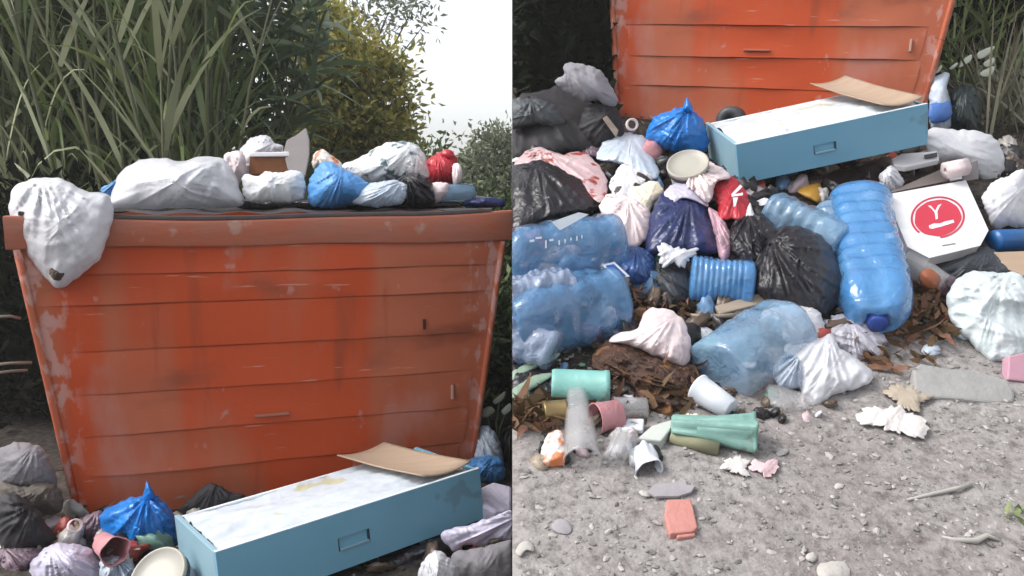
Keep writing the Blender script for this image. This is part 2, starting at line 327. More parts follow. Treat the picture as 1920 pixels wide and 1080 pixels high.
def puff(name, outline, side, T, m, parent=None, lift=0, tilt=.6, wr=.007, freq=1.0, knot=None, depth=None, k=None,
         na=110, nr=26, edge=1.2, gather=0, rag=False, power=.5, back=.55, flat=0, kfold=13):
    """a soft filled body with the given silhouette, its own thickness and real folds"""
    SEED[0] += 7; rng = np.random.default_rng(SEED[0])
    o = smooth_outline(outline, na)
    c = np.array(outline, float).mean(axis=0) * .5 + o.mean(axis=0) * .5
    if depth is None:
        dc = float(surf(c[0], c[1], side)) - lift
        kk = (float(surf(c[0], c[1] + 15, side)) - float(surf(c[0], c[1] - 15, side))) / 30 * tilt
    else:
        dc = depth; kk = 0
    if k is not None: kk = k
    ppm = F / dc
    edge = 3.2 if rag else edge
    edge = min(edge, (.09 if rag else .022) * float(np.linalg.norm(o - c, axis=1).mean()))
    ang = np.arange(na) / na * 2 * math.pi
    jit = edge * (np.sin(ang * rng.integers(5, 9) + rng.uniform(0, 6)) + .8 * np.sin(ang * rng.integers(11, 19) + rng.uniform(0, 6)) + .6 * np.sin(ang * rng.integers(21, 33) + rng.uniform(0, 6)))
    dirs = o - c; ln = np.linalg.norm(dirs, axis=1, keepdims=True)
    o = o + dirs / np.maximum(ln, 1) * jit[:, None]
    fz = np.fft.fft(o[:, 0] + 1j * o[:, 1]); fq = np.abs(np.fft.fftfreq(na, 1 / na)); os_ = np.fft.ifft(fz * np.exp(-(fq / 2.2) ** 2)); os_ = np.c_[os_.real, os_.imag]
    gat = knot if knot is not None else o[int(rng.choice(np.argsort(o[:, 1])[:na // 4]))]
    V = []; 
    ts = np.sin(np.linspace(0, math.pi / 2, nr + 1))[1:]
    def ring(t, front):
        p = c + ((os_ * (1 - t ** 3) + o * t ** 3) - c) * t
        x = (p[:, 0] - c[0]) / ppm; y = (p[:, 1] - c[1]) / ppm
        prof = max(0, 1 - t ** (2 + flat * 6)) ** power
        w = crease(x + 3.1 * SEED[0] % 7, y, np.random.default_rng(SEED[0]), freq) * wr * (1 - .6 * t ** 8) * 1.9
        gx, gy = (gat[0] - c[0]) / ppm, (gat[1] - c[1]) / ppm
        rg = np.hypot(x - gx, y - gy) + 1e-4; tg = np.arctan2(y - gy, x - gx)
        rgn = np.random.default_rng(SEED[0] + 1)
        rad = (1 - np.abs(2 * vnoise(tg * 5.5 + 40, rg * 7 + 3, rgn) - 1)) ** 1.8 + .5 * (1 - np.abs(2 * vnoise(tg * 12 + 60, rg * 11 + 3, rgn) - 1)) ** 1.8
        w = w + gather * wr * (rad - .6) * np.clip(rg / .03, 0, 1) * np.exp(-rg / .22) * (1 - .5 * t ** 8)
        if knot is not None:
            kx, ky = (knot[0] - c[0]) / ppm, (knot[1] - c[1]) / ppm
            rr = np.hypot(x - kx, y - ky) + 1e-4; th = np.arctan2(y - ky, x - kx)
            fall = np.exp(-rr / .12) * np.clip(rr / .02, 0, 1)
            w = w + wr * 2.6 * fall * ((1 - np.abs(np.sin(th * kfold * .5 + 5 * rr + 1.1 * np.sin(3 * th)))) ** 1.5 - .4)
        if front: z = -(T * prof) - w * (1 if t < .999 else .3)
        else: z = T * back * prof + 0 * w
        d = dc + kk * (p[:, 1] - c[1]) + z
        return C(p[:, 0] + 0, p[:, 1], d)
    # silhouettes are kept by laying the section out at the mid depth, then moving it along the sight line
    V.append(C(c[0], c[1], dc - T)[None]); 
    for t in ts: V.append(ring(t, True))
    nb = 5
    tb = np.sin(np.linspace(0, math.pi / 2, nb + 1))[1:-1][::-1]
    for t in tb: V.append(ring(t, False))
    V.append(C(c[0], c[1], dc + T * back)[None])
    V[0] = V[1].mean(axis=0)[None]
    V = np.vstack(V); Fs = []
    R = nr + len(tb)
    for a in range(na): Fs.append((0, 1 + (a + 1) % na, 1 + a))
    for r in range(R - 1):
        b0, b1 = 1 + r * na, 1 + (r + 1) * na
        for a in range(na):
            a2 = (a + 1) % na
            Fs.append((b0 + a, b0 + a2, b1 + a2, b1 + a))
    last = len(V) - 1; b0 = 1 + (R - 1) * na
    for a in range(na): Fs.append((last, b0 + a, b0 + (a + 1) % na))
    return obj(name, clampx(V, side), Fs, m, parent)
def slab(name, outline, side, T, m, parent=None, lift=0, tilt=.9, depths=None, depth=None, bev=.003, wob=0):
    """a stiff flat piece: polygon with a real thickness behind its face"""
    P = np.array(outline, float); c = P.mean(axis=0)
    if depths is not None: d = np.array(depths, float)
    elif depth is not None: d = np.full(len(P), float(depth))
    else:
        dc = float(surf(c[0], c[1], side)) - lift
        kk = (float(surf(c[0], c[1] + 15, side)) - float(surf(c[0], c[1] - 15, side))) / 30 * tilt
        d = dc + kk * (P[:, 1] - c[1])
    A = C(P[:, 0], P[:, 1], d)
    cen = A.mean(axis=0); u_, s_, vt = np.linalg.svd(A - cen); n = vt[2]
    if n @ (cen - CAM) < 0: n = -n
    A = A - np.outer((A - cen) @ n, n) * (1 - wob)
    B = A + n * T
    k = len(P); V = np.vstack([A, B])
    Fs = [list(range(k)), list(range(2 * k - 1, k - 1, -1))] + [(i, i + k, (i + 1) % k + k, (i + 1) % k) for i in range(k)]
    o = obj(name, clampx(V, side), Fs, m, parent, smooth=False)
    if bev: bevel(o, bev)
    o['_pl'] = 0
    return o, cen, n
def revolve(name, prof, P0, P1, R, side, m, parent=None, n=36, squash=1.0, sup=2.0, wr=0, roll=0, seed=0, capped=True, dent=0):
    """prof: (t along axis 0..1, r as a share of R); may fold back on itself for an open vessel"""
    P0 = np.array(P0); P1 = np.array(P1); ax = P1 - P0; Ln = np.linalg.norm(ax); ax = ax / Ln
    ref = np.array([0, 0, 1.0]) if abs(ax[2]) < .9 else np.array([1.0, 0, 0])
    e1 = np.cross(ax, ref); e1 /= np.linalg.norm(e1); e2 = np.cross(ax, e1)
    th = np.arange(n) / n * 2 * math.pi
    rng = np.random.default_rng(seed + 5)
    cs, sn = np.cos(th), np.sin(th)
    q = (np.abs(cs) ** sup + np.abs(sn) ** sup) ** (-1 / sup)
    X, Y = cs * q, sn * q * squash
    cr, sr = math.cos(roll), math.sin(roll); X, Y = X * cr - Y * sr, X * sr + Y * cr
    V = []
    ph = rng.uniform(0, 6, 6)
    for t, r in prof:
        rr = r * R * (1 + dent * np.sin(2 * th + ph[0] + 4 * t) * np.sin(3.1 * t + ph[1]))
        off = wr * ((1 - np.abs(np.sin(3 * th + 9 * t + ph[2]))) ** 2 * np.sin(7 * t + ph[3]) + .6 * np.sin(5 * th + 13 * t + ph[4]) * np.sin(11 * t + ph[5])) if wr else 0
        V.append(P0 + ax * Ln * t + np.outer(X * (rr + off), e1) + np.outer(Y * (rr + off), e2))
    V = np.vstack(V); Fs = []; k = len(prof)
    for i in range(k - 1):
        for a in range(n):
            a2 = (a + 1) % n; Fs.append((i * n + a, i * n + a2, (i + 1) * n + a2, (i + 1) * n + a))
    if capped:
        Fs.append(list(range(n))[::-1]); Fs.append([(k - 1) * n + a for a in range(n)])
    return obj(name, clampx(V, side), Fs, m, parent)
def pt(u, v, side, lift=0, depth=None):
    d = float(surf(u, v, side)) - lift if depth is None else depth
    return C(u, v, d)
def dep(P): return float((np.array(P) - CAM) @ FWD)
CUP = [(0, .01), (0, .62), (.02, .70), (.5, .84), (.93, .96), (.96, 1.02), (1, 1.02), (1, .95), (.94, .92), (.5, .80), (.06, .66), (.06, .01)]
CUPS = [(0, .01), (0, .92), (.02, .97), (.97, 1.0), (1, 1.03), (1, .95), (.5, .94), (.06, .92), (.06, .01)]
def cup(label, base, mouth, rpx, side, m, name='plastic_cup', cat='cup', prof=None, lift=(.0, .0), wr=0, squash=1, dent=0, group=None):
    P0 = pt(*base, side, lift[0]); P1 = pt(*mouth, side, lift[1])
    R = rpx / F * (dep(P0) + dep(P1)) / 2
    SEED[0] += 3
    o = revolve(name, prof or CUP, P0, P1, R, side, m, wr=wr, squash=squash, seed=SEED[0], dent=dent)
    return tag(o, label, cat, group)
def bottle(label, base, top, rpx, side, m, lift=(.05, .05), sup=3.2, ribs=7, cap=True, handle=False, wr=.004, shoulder=.74, group=None, depths=None, dent=.06, bare=False):
    P0 = pt(*base, side, lift[0], None if depths is None else depths[0]); P1 = pt(*top, side, lift[1], None if depths is None else depths[1])
    R = rpx / F * (dep(P0) + dep(P1)) / 2
    SEED[0] += 3
    prof = [(0, .01), (0, .55), (.01, .80), (.03, .93), (.06, .98)]
    t = .07
    st = (shoulder - .08) / (ribs * 4)
    for i in range(ribs):
        for r in (1.0, .985, .93, .985): prof.append((t, r)); t += st
    prof += [(shoulder, 1.0), (shoulder + .05, .97), (shoulder + .10, .88), (shoulder + .15, .68), (shoulder + .19, .42), (.945, .24), (.96, .22)]
    if bare: prof = prof[:-6] + [(shoulder + .1, 1.0), (.97, .97), (.99, .9), (1, .75)]
    prof += [(prof[-1][0] + .001, .01)]
    o = revolve('water_bottle', prof, P0, P1, R, side, m, n=48, sup=sup, wr=wr, seed=SEED[0], squash=.9, dent=dent)
    tag(o, label, 'bottle', group)
    if cap and not bare:
        A = P0 + (P1 - P0) * .94; B = P0 + (P1 - P0) * 1.0
        revolve('cap', [(0, .01), (0, .95), (.1, 1), (.8, 1), (1, .85), (1, .01)], A, B, R * .30, side, CAPB, o, n=24)
    return o, P0, P1, R
def tube_pts(pts, r, n=8):
    pts = np.array(pts, float); V = []; Fs = []
    for i, p in enumerate(pts):
        t = pts[min(i + 1, len(pts) - 1)] - pts[max(i - 1, 0)]; t /= np.linalg.norm(t) + 1e-9
        ref = np.array([0, 0, 1.0]) if abs(t[2]) < .9 else np.array([1.0, 0, 0])
        a = np.cross(t, ref); a /= np.linalg.norm(a); b = np.cross(t, a)
        rr = r[i] if hasattr(r, '__len__') else r
        for k in range(n):
            q = 2 * math.pi * k / n; V.append(p + rr * (math.cos(q) * a + math.sin(q) * b))
    for i in range(len(pts) - 1):
        for k in range(n): Fs.append((i * n + k, i * n + (k + 1) % n, (i + 1) * n + (k + 1) % n, (i + 1) * n + k))
    Fs.append(list(range(n))[::-1]); Fs.append([(len(pts) - 1) * n + k for k in range(n)])
    return np.array(V), Fs
def blades(base, d0, length, width, droop, rng, seg=5, side=None):
    """N arching grass or reed blades"""
    Nn = len(base); V = np.zeros((Nn, seg + 1, 2, 3)); p = base.copy(); d = d0 / np.linalg.norm(d0, axis=1, keepdims=True)
    wdir = np.cross(d, rng.normal(size=(Nn, 3))); wdir /= np.linalg.norm(wdir, axis=1, keepdims=True)
    for i in range(seg + 1):
        t = i / seg; w = width * (1 - t ** 1.8) * (.55 + .45 * min(1, t * 4)) * .5 + .0006
        V[:, i, 0] = p - wdir * w[:, None]; V[:, i, 1] = p + wdir * w[:, None]
        p = p + d * (length / seg)[:, None]; d = d + np.array([0, 0, -1.0]) * (droop * (.3 + t))[:, None] / seg * 2
        d /= np.linalg.norm(d, axis=1, keepdims=True)
    V = V.reshape(-1, 3); Fs = []
    per = (seg + 1) * 2
    b = (np.arange(Nn) * per)[:, None, None]; q = np.arange(seg)[None, :, None] * 2; f = np.array([0, 1, 3, 2])[None, None]
    Fs = (b + q + f).reshape(-1, 4)
    return V, Fs.tolist()
def leaves(pos, d, length, width, rng, fold=.35):
    Nn = len(pos); d = d / np.linalg.norm(d, axis=1, keepdims=True)
    w = np.cross(d, rng.normal(size=(Nn, 3))); w /= np.linalg.norm(w, axis=1, keepdims=True); nn = np.cross(d, w)
    V = np.zeros((Nn, 4, 3)); L_ = length[:, None]; W_ = width[:, None]
    V[:, 0] = pos; V[:, 1] = pos + d * L_ * .45 + w * W_ * .5 + nn * W_ * fold; V[:, 2] = pos + d * L_; V[:, 3] = pos + d * L_ * .45 - w * W_ * .5 + nn * W_ * fold
    b = (np.arange(Nn) * 4)[:, None, None]; f = np.array([[0, 1, 2], [0, 2, 3]])[None]
    return V.reshape(-1, 3), (b + f).reshape(-1, 3).tolist()

# ================================================================== THE SETTING
rng = np.random.default_rng(3)
# yard: one sheet to the horizon
xs = np.r_[-90, -60, -15, np.linspace(-5, 5, 60), 15, 60, 90]; ys = np.r_[-30, -10, np.linspace(-1, 8, 60), 20, 80, 160]
X, Y = np.meshgrid(xs, ys); Z = np.where((np.abs(X) < 5) & (Y > 0) & (Y < 8), .012 * np.sin(5 * X + 2 * Y) * np.sin(4 * Y - X), 0)
V = np.c_[X.ravel(), Y.ravel(), Z.ravel()]; nx = len(xs)
Fs = [(j * nx + i, j * nx + i + 1, (j + 1) * nx + i + 1, (j + 1) * nx + i) for j in range(len(ys) - 1) for i in range(nx - 1)]
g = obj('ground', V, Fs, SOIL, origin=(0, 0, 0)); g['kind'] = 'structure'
# the bank: gravel slope, then heap, closed on its cut side
sx = np.r_[.0006, np.linspace(.03, 3.4, 110)]; ss = np.r_[-.3, np.linspace(.3, 5.0, 150)]
def bank_pt(x, s):
    n = mound(s, x) + .004 * np.sin(31 * x + 17 * s) * np.sin(23 * s - 11 * x) + .003 * np.sin(67 * x) * np.sin(59 * s)
    n = np.where(s < .25, np.minimum(n, 0) - .0, n)
    back = np.clip(s - 4.2, 0, 1) * 2.2
    return O_ + x[..., None] * RIGHT + s[..., None] * S_ + (n + back)[..., None] * N_
X, Sg = np.meshgrid(sx, ss); V = bank_pt(X, Sg).reshape(-1, 3); nx = len(sx); ny = len(ss)
Fs = [(j * nx + i, j * nx + i + 1, (j + 1) * nx + i + 1, (j + 1) * nx + i) for j in range(ny - 1) for i in range(nx - 1)]
edge_s = lambda x: 1.55 + .30 * sm(.2, .8, x) + .06 * np.sin(9 * x) + .04 * np.sin(23 * x + 1)
mats_idx = [1 if ss[j] > edge_s(sx[i]) + .05 * math.sin(57 * sx[i] + 31 * ss[j]) else 0 for j in range(ny - 1) for i in range(nx - 1)]
n0 = len(V); low = V[::nx].copy(); low[:, 2] = -.3
V = np.vstack([V, low])
for j in range(ny - 1): Fs.append((j * nx, (j + 1) * nx, n0 + j + 1, n0 + j)); mats_idx.append(1)
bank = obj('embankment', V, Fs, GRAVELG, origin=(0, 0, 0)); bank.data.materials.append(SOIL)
bank.data.polygons.foreach_set('material_index', mats_idx); bank['kind'] = 'structure'

# gravel: pebbles pressed into the slope
ico_v = np.array([(0, 0, 1), (.894, 0, .447), (.276, .851, .447), (-.724, .526, .447), (-.724, -.526, .447), (.276, -.851, .447),
                  (.724, .526, -.447), (-.276, .851, -.447), (-.894, 0, -.447), (-.276, -.851, -.447), (.724, -.526, -.447), (0, 0, -1)])
ico_f = [(0, 1, 2), (0, 2, 3), (0, 3, 4), (0, 4, 5), (0, 5, 1), (1, 6, 2), (2, 7, 3), (3, 8, 4), (4, 9, 5), (5, 10, 1), (2, 6, 7), (3, 7, 8), (4, 8, 9), (5, 9, 10), (1, 10, 6), (6, 11, 7), (7, 11, 8), (8, 11, 9), (9, 11, 10), (10, 11, 6)]
NP = 16000
ps = rng.uniform(.75, 2.05, NP) ; px = rng.uniform(.01, 1.75, NP)
size = .0012 + .0052 * rng.random(NP) ** 6
P = bank_pt(px, ps)
ex = rng.normal(size=(NP, 3)) * .25
Vp = []
base = ico_v[None] * (1 + .35 * rng.normal(size=(NP, 12, 1)) * .6)
sc3 = size[:, None] * np.c_[rng.uniform(.8, 1.9, NP), rng.uniform(.7, 1.2, NP), rng.uniform(.4, .8, NP)]
loc = base * sc3[:, None, :]
a = rng.uniform(0, 6.28, NP); ca, sa = np.cos(a)[:, None], np.sin(a)[:, None]
lx = loc[..., 0] * ca - loc[..., 1] * sa; ly = loc[..., 0] * sa + loc[..., 1] * ca
W = P[:, None] + lx[..., None] * RIGHT + ly[..., None] * S_ + (loc[..., 2] + size[:, None] * .12)[..., None] * N_
Vp = clampx(W.reshape(-1, 3), 'R')
Fp = (np.arange(NP)[:, None, None] * 12 + np.array(ico_f)[None]).reshape(-1, 3).tolist()
gr = obj('gravel', Vp, Fp, PEBBLE, smooth=False); tag(gr, 'fine grey gravel strewn over the bare slope', 'gravel', kind='stuff')

# small litter in the gaps of both heaps
def litter(name, N, pos, nrm_up, side, m, smin, smax, label, cat):
    d = rng.normal(size=(N, 3)); d -= (d @ nrm_up)[:, None] * nrm_up * .7
    V, Fs = blades(pos, d, rng.uniform(smin, smax, N), rng.uniform(.35, .8, N) * smin * 1.3, rng.uniform(-1.5, 2.0, N), rng, 4)
    o = obj(name, clampx(V, side), Fs, m); return tag(o, label, cat, kind='stuff')
N = 700; s_ = rng.uniform(1.85, 3.3, N); x_ = rng.uniform(.03, 2.1, N)
litter('litter_scraps', N, bank_pt(x_, s_) + N_ * rng.uniform(0, .03, (N, 1)), N_, 'R', LITTER, .010, .04, 'small torn paper and plastic scraps between the bags on the slope', 'litter')
N = 400; q = np.c_[rng.uniform(-1.6, -.02, N), rng.uniform(1.4, 2.6, N), rng.uniform(.0, .05, N)]
litter('litter_scraps', N, q, np.array([0, 0, 1.0]), 'L', LITTER, .010, .04, 'small torn scraps on the dark soil below the drawer', 'litter')
def leafpile(u0, u1, v0, v1, N, label):
    uu = rng.uniform(u0, u1, N); vv = rng.uniform(v0, v1, N)
    litter('dry_leaves', N, C(uu, vv, surf(uu, vv, 'R') - rng.uniform(.005, .05, N)), N_, 'R', DRYLEAF, .022, .085, label, 'leaves')
leafpile(1165, 1300, 520, 610, 170, 'curled brown dry leaves beside the ribbed blue bottle')
leafpile(1680, 1785, 535, 625, 150, 'curled tan dry leaves and twigs beside the tall blue bottle')
leafpile(960, 1035, 745, 800, 150, 'brown dry leaves beside the dull gold tin')
leafpile(1150, 1320, 590, 700, 90, 'dark brown leaves and peelings around the white cloth lump')
leafpile(1590, 1760, 600, 690, 60, 'sparse dry leaves on the gravel in front of the pizza box')

# ------------------------------------------------------------------ vegetation behind the first bin
def reed_mass(name, n_st, ux, dd, top, m, nl, label, seed, lw=(.017, .038), dense=1):
    r = np.random.default_rng(seed)
    d = r.uniform(dd[0], dd[1], n_st); u = r.uniform(ux[0], ux[1], n_st)
    bx = (u - 960) / F * d; by = d
    h = r.uniform(top[0], top[1], n_st)
    lean = np.c_[r.normal(0, .10, n_st), r.normal(0, .08, n_st)]
    bp, bd, bl = [], [], []; stalks = []
    for i in range(n_st):
        pts = [np.array([bx[i] + lean[i, 0] * h[i] * t * t, by[i] + lean[i, 1] * h[i] * t * t, h[i] * t]) for t in np.linspace(0, 1, 5)]
        stalks.append(tube_pts(pts, [.011, .010, .009, .007, .003], 5))
        for j in range(nl):
            t = r.uniform(.08, 1); k = t * t
            p = np.array([bx[i] + lean[i, 0] * h[i] * k, by[i] + lean[i, 1] * h[i] * k, h[i] * t]); a = r.uniform(0, 6.28)
            bp.append(p); bd.append((math.cos(a) * .55, math.sin(a) * .55, r.uniform(.5, 1.6))); bl.append(r.uniform(.35, .85))
    bp, bd, bl = np.array(bp), np.array(bd), np.array(bl)
    V, Fs = blades(bp, bd, bl, r.uniform(lw[0], lw[1], len(bp)), np.where(r.random(len(bp)) < .3, r.uniform(1.5, 3.5, len(bp)), r.uniform(.1, 1.1, len(bp))), r, 7)
    root = empty(name, (float(bx.mean()), float(by.mean()), 0))
    Vs, Fss = merge(stalks)
    obj('stalks', clampx(Vs, 'L'), Fss, STALK, root)['kind'] = 'stuff'
    lo = obj('leaves', clampx(V, 'L'), Fs, m, root); lo['kind'] = 'stuff'
    tag(root, label, 'reeds', kind='stuff')
    return root
reed_mass('reed_thicket', 170, (-160, 430), (3.7, 4.7), (2.2, 3.4), REED, 26, 'dense dark green reeds towering behind the bin with the white bags', 21)
reed_mass('reed_thicket', 150, (-200, 430), (4.9, 6.3), (2.6, 3.9), LEAFM, 26, 'darker reeds filling the gaps behind the front row', 22)
reed_mass('pale_reeds', 26, (-40, 420), (3.4, 3.9), (1.2, 2.6), REEDL, 9, 'sparse pale reed blades standing in front of the dark reeds', 23, lw=(.016, .034))  # paler blade colour set in front of the other rows

def tree(name, base, trunk_h, lobes, n_clump, n_leaf, leaf, m, label, cat, seed, side='L', spread=.16, updir=.2, tr=.06):
    """lobes: (centre, radii); leaves gather in clumps, limbs reach into the lobes"""
    r = np.random.default_rng(seed); base = np.array(base, float)
    root = empty(name, base)
    cen = []
    wts = np.array([l[1][0] * l[1][1] * l[1][2] for l in lobes]); wts = wts / wts.sum()
    for _ in range(n_clump):
        c, rad = lobes[r.choice(len(lobes), p=wts)]
        q = r.normal(size=3); q /= np.linalg.norm(q); q *= r.uniform(.35, 1.0) ** .6
        cen.append(np.array(c) + q * np.array(rad))
    cen = np.array(cen)
    pos = np.repeat(cen, n_leaf, axis=0) + r.normal(size=(n_clump * n_leaf, 3)) * spread * np.repeat(r.uniform(.4, 1.2, n_clump), n_leaf)[:, None]
    d = r.normal(size=pos.shape) + np.array([0, 0, updir]) + .6 * (pos - np.repeat(cen, n_leaf, axis=0)) / spread
    V, Fs = leaves(pos, d, r.uniform(leaf[0] * .6, leaf[0] * 1.3, len(pos)), r.uniform(leaf[1] * .6, leaf[1] * 1.3, len(pos)), r)
    top = base + np.array([0, 0, trunk_h])
    parts = [tube_pts([base, base + (top - base) * .5 + np.array([.03, 0, 0]), top], [tr, tr * .8, tr * .6], 9)]
    for i in r.choice(n_clump, min(n_clump, 34), replace=False):
        mid = (top + cen[i]) / 2 + r.normal(size=3) * .08 + np.array([0, 0, -.08])
        parts.append(tube_pts([top - (top - base) * r.uniform(0, .5), mid, cen[i]], [tr * .45, tr * .25, tr * .06], 5))
    Vt, Ft = merge(parts)
    obj('trunk', clampx(Vt, side), Ft, BARK, root)
    obj('crown', clampx(V, side), Fs, m, root)
    return tag(root, label, cat)
def wp(u, v, d): return C(u, v, d)
# long-leaved shrub: arching blades
def blade_shrub(name, u0, v0, d, rad, n, L, w, m, label, seed, droop=(.1, .9), cat='shrub'):
    r = np.random.default_rng(seed); c = wp(u0, v0, d); root = empty(name, (c[0], c[1], 0))
    q = r.normal(size=(n, 3)); q /= np.linalg.norm(q, axis=1, keepdims=True); q *= r.random((n, 1)) ** .4
    p = c + q * np.array(rad); dd = np.c_[r.normal(size=(n, 2)), r.uniform(-.5, 1.2, n)]
    V, Fs = blades(p, dd, r.uniform(L * .5, L * 1.2, n), r.uniform(w * .6, w * 1.3, n), r.uniform(droop[0], droop[1], n), r, 5)
    st = []
    for i in range(16):
        e = p[r.integers(n)]; st.append(tube_pts([(c[0] + r.normal() * .08, c[1] + r.normal() * .05, 0), (c + e) / 2 * np.array([1, 1, .75]), e], [.016, .012, .004], 6))
    Vt, Ft = merge(st); obj('stems', clampx(Vt, 'L'), Ft, STALK, root); obj('foliage', clampx(V, 'L'), Fs, m, root)
    return tag(root, label, cat)
blade_shrub('broadleaf_shrub', 495, 90, 5.0, (.42, .4, .62), 430, .42, .042, LEAFD, 'tall shrub with long arching dark leaves rising beside the reeds', 31)
blade_shrub('broadleaf_shrub', 440, 330, 5.0, (.55, .4, .6), 520, .36, .04, LEAFM, 'lower mid green leafy shrub under the long arching leaves', 33)
tree('yellow_tree', (-1.55, 6.6, 0), .7, [((-1.28, 6.6, 1.65), (.44, .4, .52)), ((-1.45, 6.7, 1.1), (.5, .4, .6)), ((-1.10, 6.6, 1.30), (.30, .3, .42)), ((-1.55, 6.7, 2.15), (.30, .3, .3))],
     300, 62, (.075, .034), LEAFY, 'airy yellow green tree with backlit crown against the pale sky', 'tree', 41, spread=.085)
tree('dark_bush', (-1.2, 7.6, 0), .3, [((-1.15, 7.6, .95), (.62, .3, .42)), ((-1.9, 7.6, 1.0), (.7, .3, .5))], 150, 60, (.09, .04), LEAFM, 'dark green bush low between the yellow tree and the bin', 'bush', 42)
tree('wispy_tree', (-2.2, 9.5, 0), 1.6, [((-1.75, 9.5, 3.0), (.85, .5, .55)), ((-2.6, 9.5, 2.9), (.9, .5, .9))], 70, 36, (.10, .035), LEAFG, 'pale wispy tree at the top edge above the yellow tree', 'tree', 43, spread=.13)
tree('grey_bush', (-.30, 9.0, 0), .5, [((-.20, 9.0, 1.20), (.36, .35, .42)), ((-.48, 9.0, .85), (.32, .35, .40)), ((-.12, 8.8, .75), (.3, .35, .5))], 190, 60, (.07, .035), LEAFG, 'hazy grey green round bush at the far end of the skyline', 'bush', 44, spread=.11)
tree('side_bush', (-.14, 3.9, 0), .2, [((-.16, 3.5, .22), (.15, .2, .30)), ((-.22, 4.2, .30), (.22, .25, .34)), ((-.08, 4.3, .62), (.12, .2, .32))], 130, 60, (.075, .03), LEAFM, 'green bush squeezed in between the bin and the bank', 'bush', 45, spread=.08)
tree('side_bush', (-2.1, 3.3, 0), .2, [((-2.0, 3.35, .45), (.45, .3, .5))], 110, 60, (.09, .03), LEAFK, 'undergrowth coloured near-black as if in shade beside the bin with the white bags', 'bush', 46, spread=.1)
# a house far off, half hidden
hb = empty('house', (-.95, 15, 0))
def hpart(name, b, m, par=hb):
    return obj(name, b[0] + np.array([0, 0, 0]), b[1], m, par, smooth=False)
WALLR = mat('rendered wall', (.30, .13, .09), (.26, .11, .08), rough=.9); WALLW = mat('white wall', (.66, .62, .58), rough=.9); ROOFT = mat('roof tile', (.24, .10, .07), rough=.9); GLASSD = mat('dark glass', (.02, .025, .03), rough=.1)
hpart('wall', box(-1.75, -.55, 15, 18, 0, 1.42), WALLR); hpart('wall', box(-1.05, -.7, 14.9, 14.998, 1.2, 1.62), WALLW)
rv = np.array([(-1.85, 14.9, 1.43), (-.45, 14.9, 1.43), (-.45, 18.1, 1.43), (-1.85, 18.1, 1.43), (-1.85, 16.5, 1.75), (-.45, 16.5, 1.75)])
obj('roof', rv, [(0, 1, 5, 4), (2, 3, 4, 5), (0, 4, 3), (1, 2, 5), (0, 3, 2, 1)], ROOFT, hb, smooth=False)
w1 = hpart('window', box(-1.5, -1.2, 14.97, 15.05, .8, 1.4), GLASSD)
tag(hb, 'far reddish house with a pale gable half hidden by bushes', 'house')

# ------------------------------------------------------------------ thicket behind the second bin
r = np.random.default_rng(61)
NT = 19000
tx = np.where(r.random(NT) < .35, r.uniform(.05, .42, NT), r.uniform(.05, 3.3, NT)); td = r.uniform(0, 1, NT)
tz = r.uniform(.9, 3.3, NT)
ty = 4.45 + .35 * np.sin(3 * tx) * np.sin(2.3 * tz) + r.uniform(-.25, .25, NT) - np.clip(tz - 2.2, 0, 2) * .45  # leaves above the view lean forward, an added overhang for shade
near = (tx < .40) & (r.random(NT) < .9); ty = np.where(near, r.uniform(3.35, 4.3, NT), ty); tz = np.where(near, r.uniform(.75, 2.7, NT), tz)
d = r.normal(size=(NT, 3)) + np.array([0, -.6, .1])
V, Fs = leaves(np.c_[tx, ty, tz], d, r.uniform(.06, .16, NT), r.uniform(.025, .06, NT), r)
th = obj('thicket', clampx(V, 'R'), Fs, LEAFK); tag(th, 'thicket coloured near-black for deep shade on the bank behind the second bin', 'thicket', kind='stuff')
# earth face added as dark backing behind the thicket
xw = np.linspace(.0006, 3.5, 40); zw = np.linspace(.4, 3.6, 30); Xw, Zw = np.meshgrid(xw, zw)
Yw = 4.85 + .08 * np.sin(4 * Xw + Zw) * np.sin(3 * Zw) ; V = np.c_[Xw.ravel(), Yw.ravel(), Zw.ravel()]
Fs = [(j * 40 + i, j * 40 + i + 1, (j + 1) * 40 + i + 1, (j + 1) * 40 + i) for j in range(29) for i in range(39)]
ew = obj('earth_bank', V, Fs, SOIL, origin=(0, 0, 0)); ew['kind'] = 'structure'
def grass(name, us, vs_, dd, n, L, w, m, label, seed, up=(.2, 1.3), droop=(.2, 1.0)):
    r = np.random.default_rng(seed); u = r.uniform(*us, n); v = r.uniform(*vs_, n)
    p = C(u, v, r.uniform(*dd, n)); d = np.c_[r.normal(0, .35, n), r.normal(0, .3, n), r.uniform(*up, n)]
    V, Fs = blades(p, d, r.uniform(L * .6, L * 1.2, n), r.uniform(w * .6, w * 1.3, n), r.uniform(*droop, n), r, 5)
    o = obj(name, clampx(V, 'R'), Fs, m); return tag(o, label, 'grass', kind='stuff')
grass('tall_grass', (1840, 1960), (210, 300), (3.0, 3.5), 150, .5, .011, DRYGRASS, 'dry grey green grass hanging at the edge beside the white bags', 71)
grass('tall_grass', (1770, 1940), (60, 200), (3.9, 4.3), 260, .5, .016, LEAFM, 'dark green grass on the bank behind the second bin', 72)

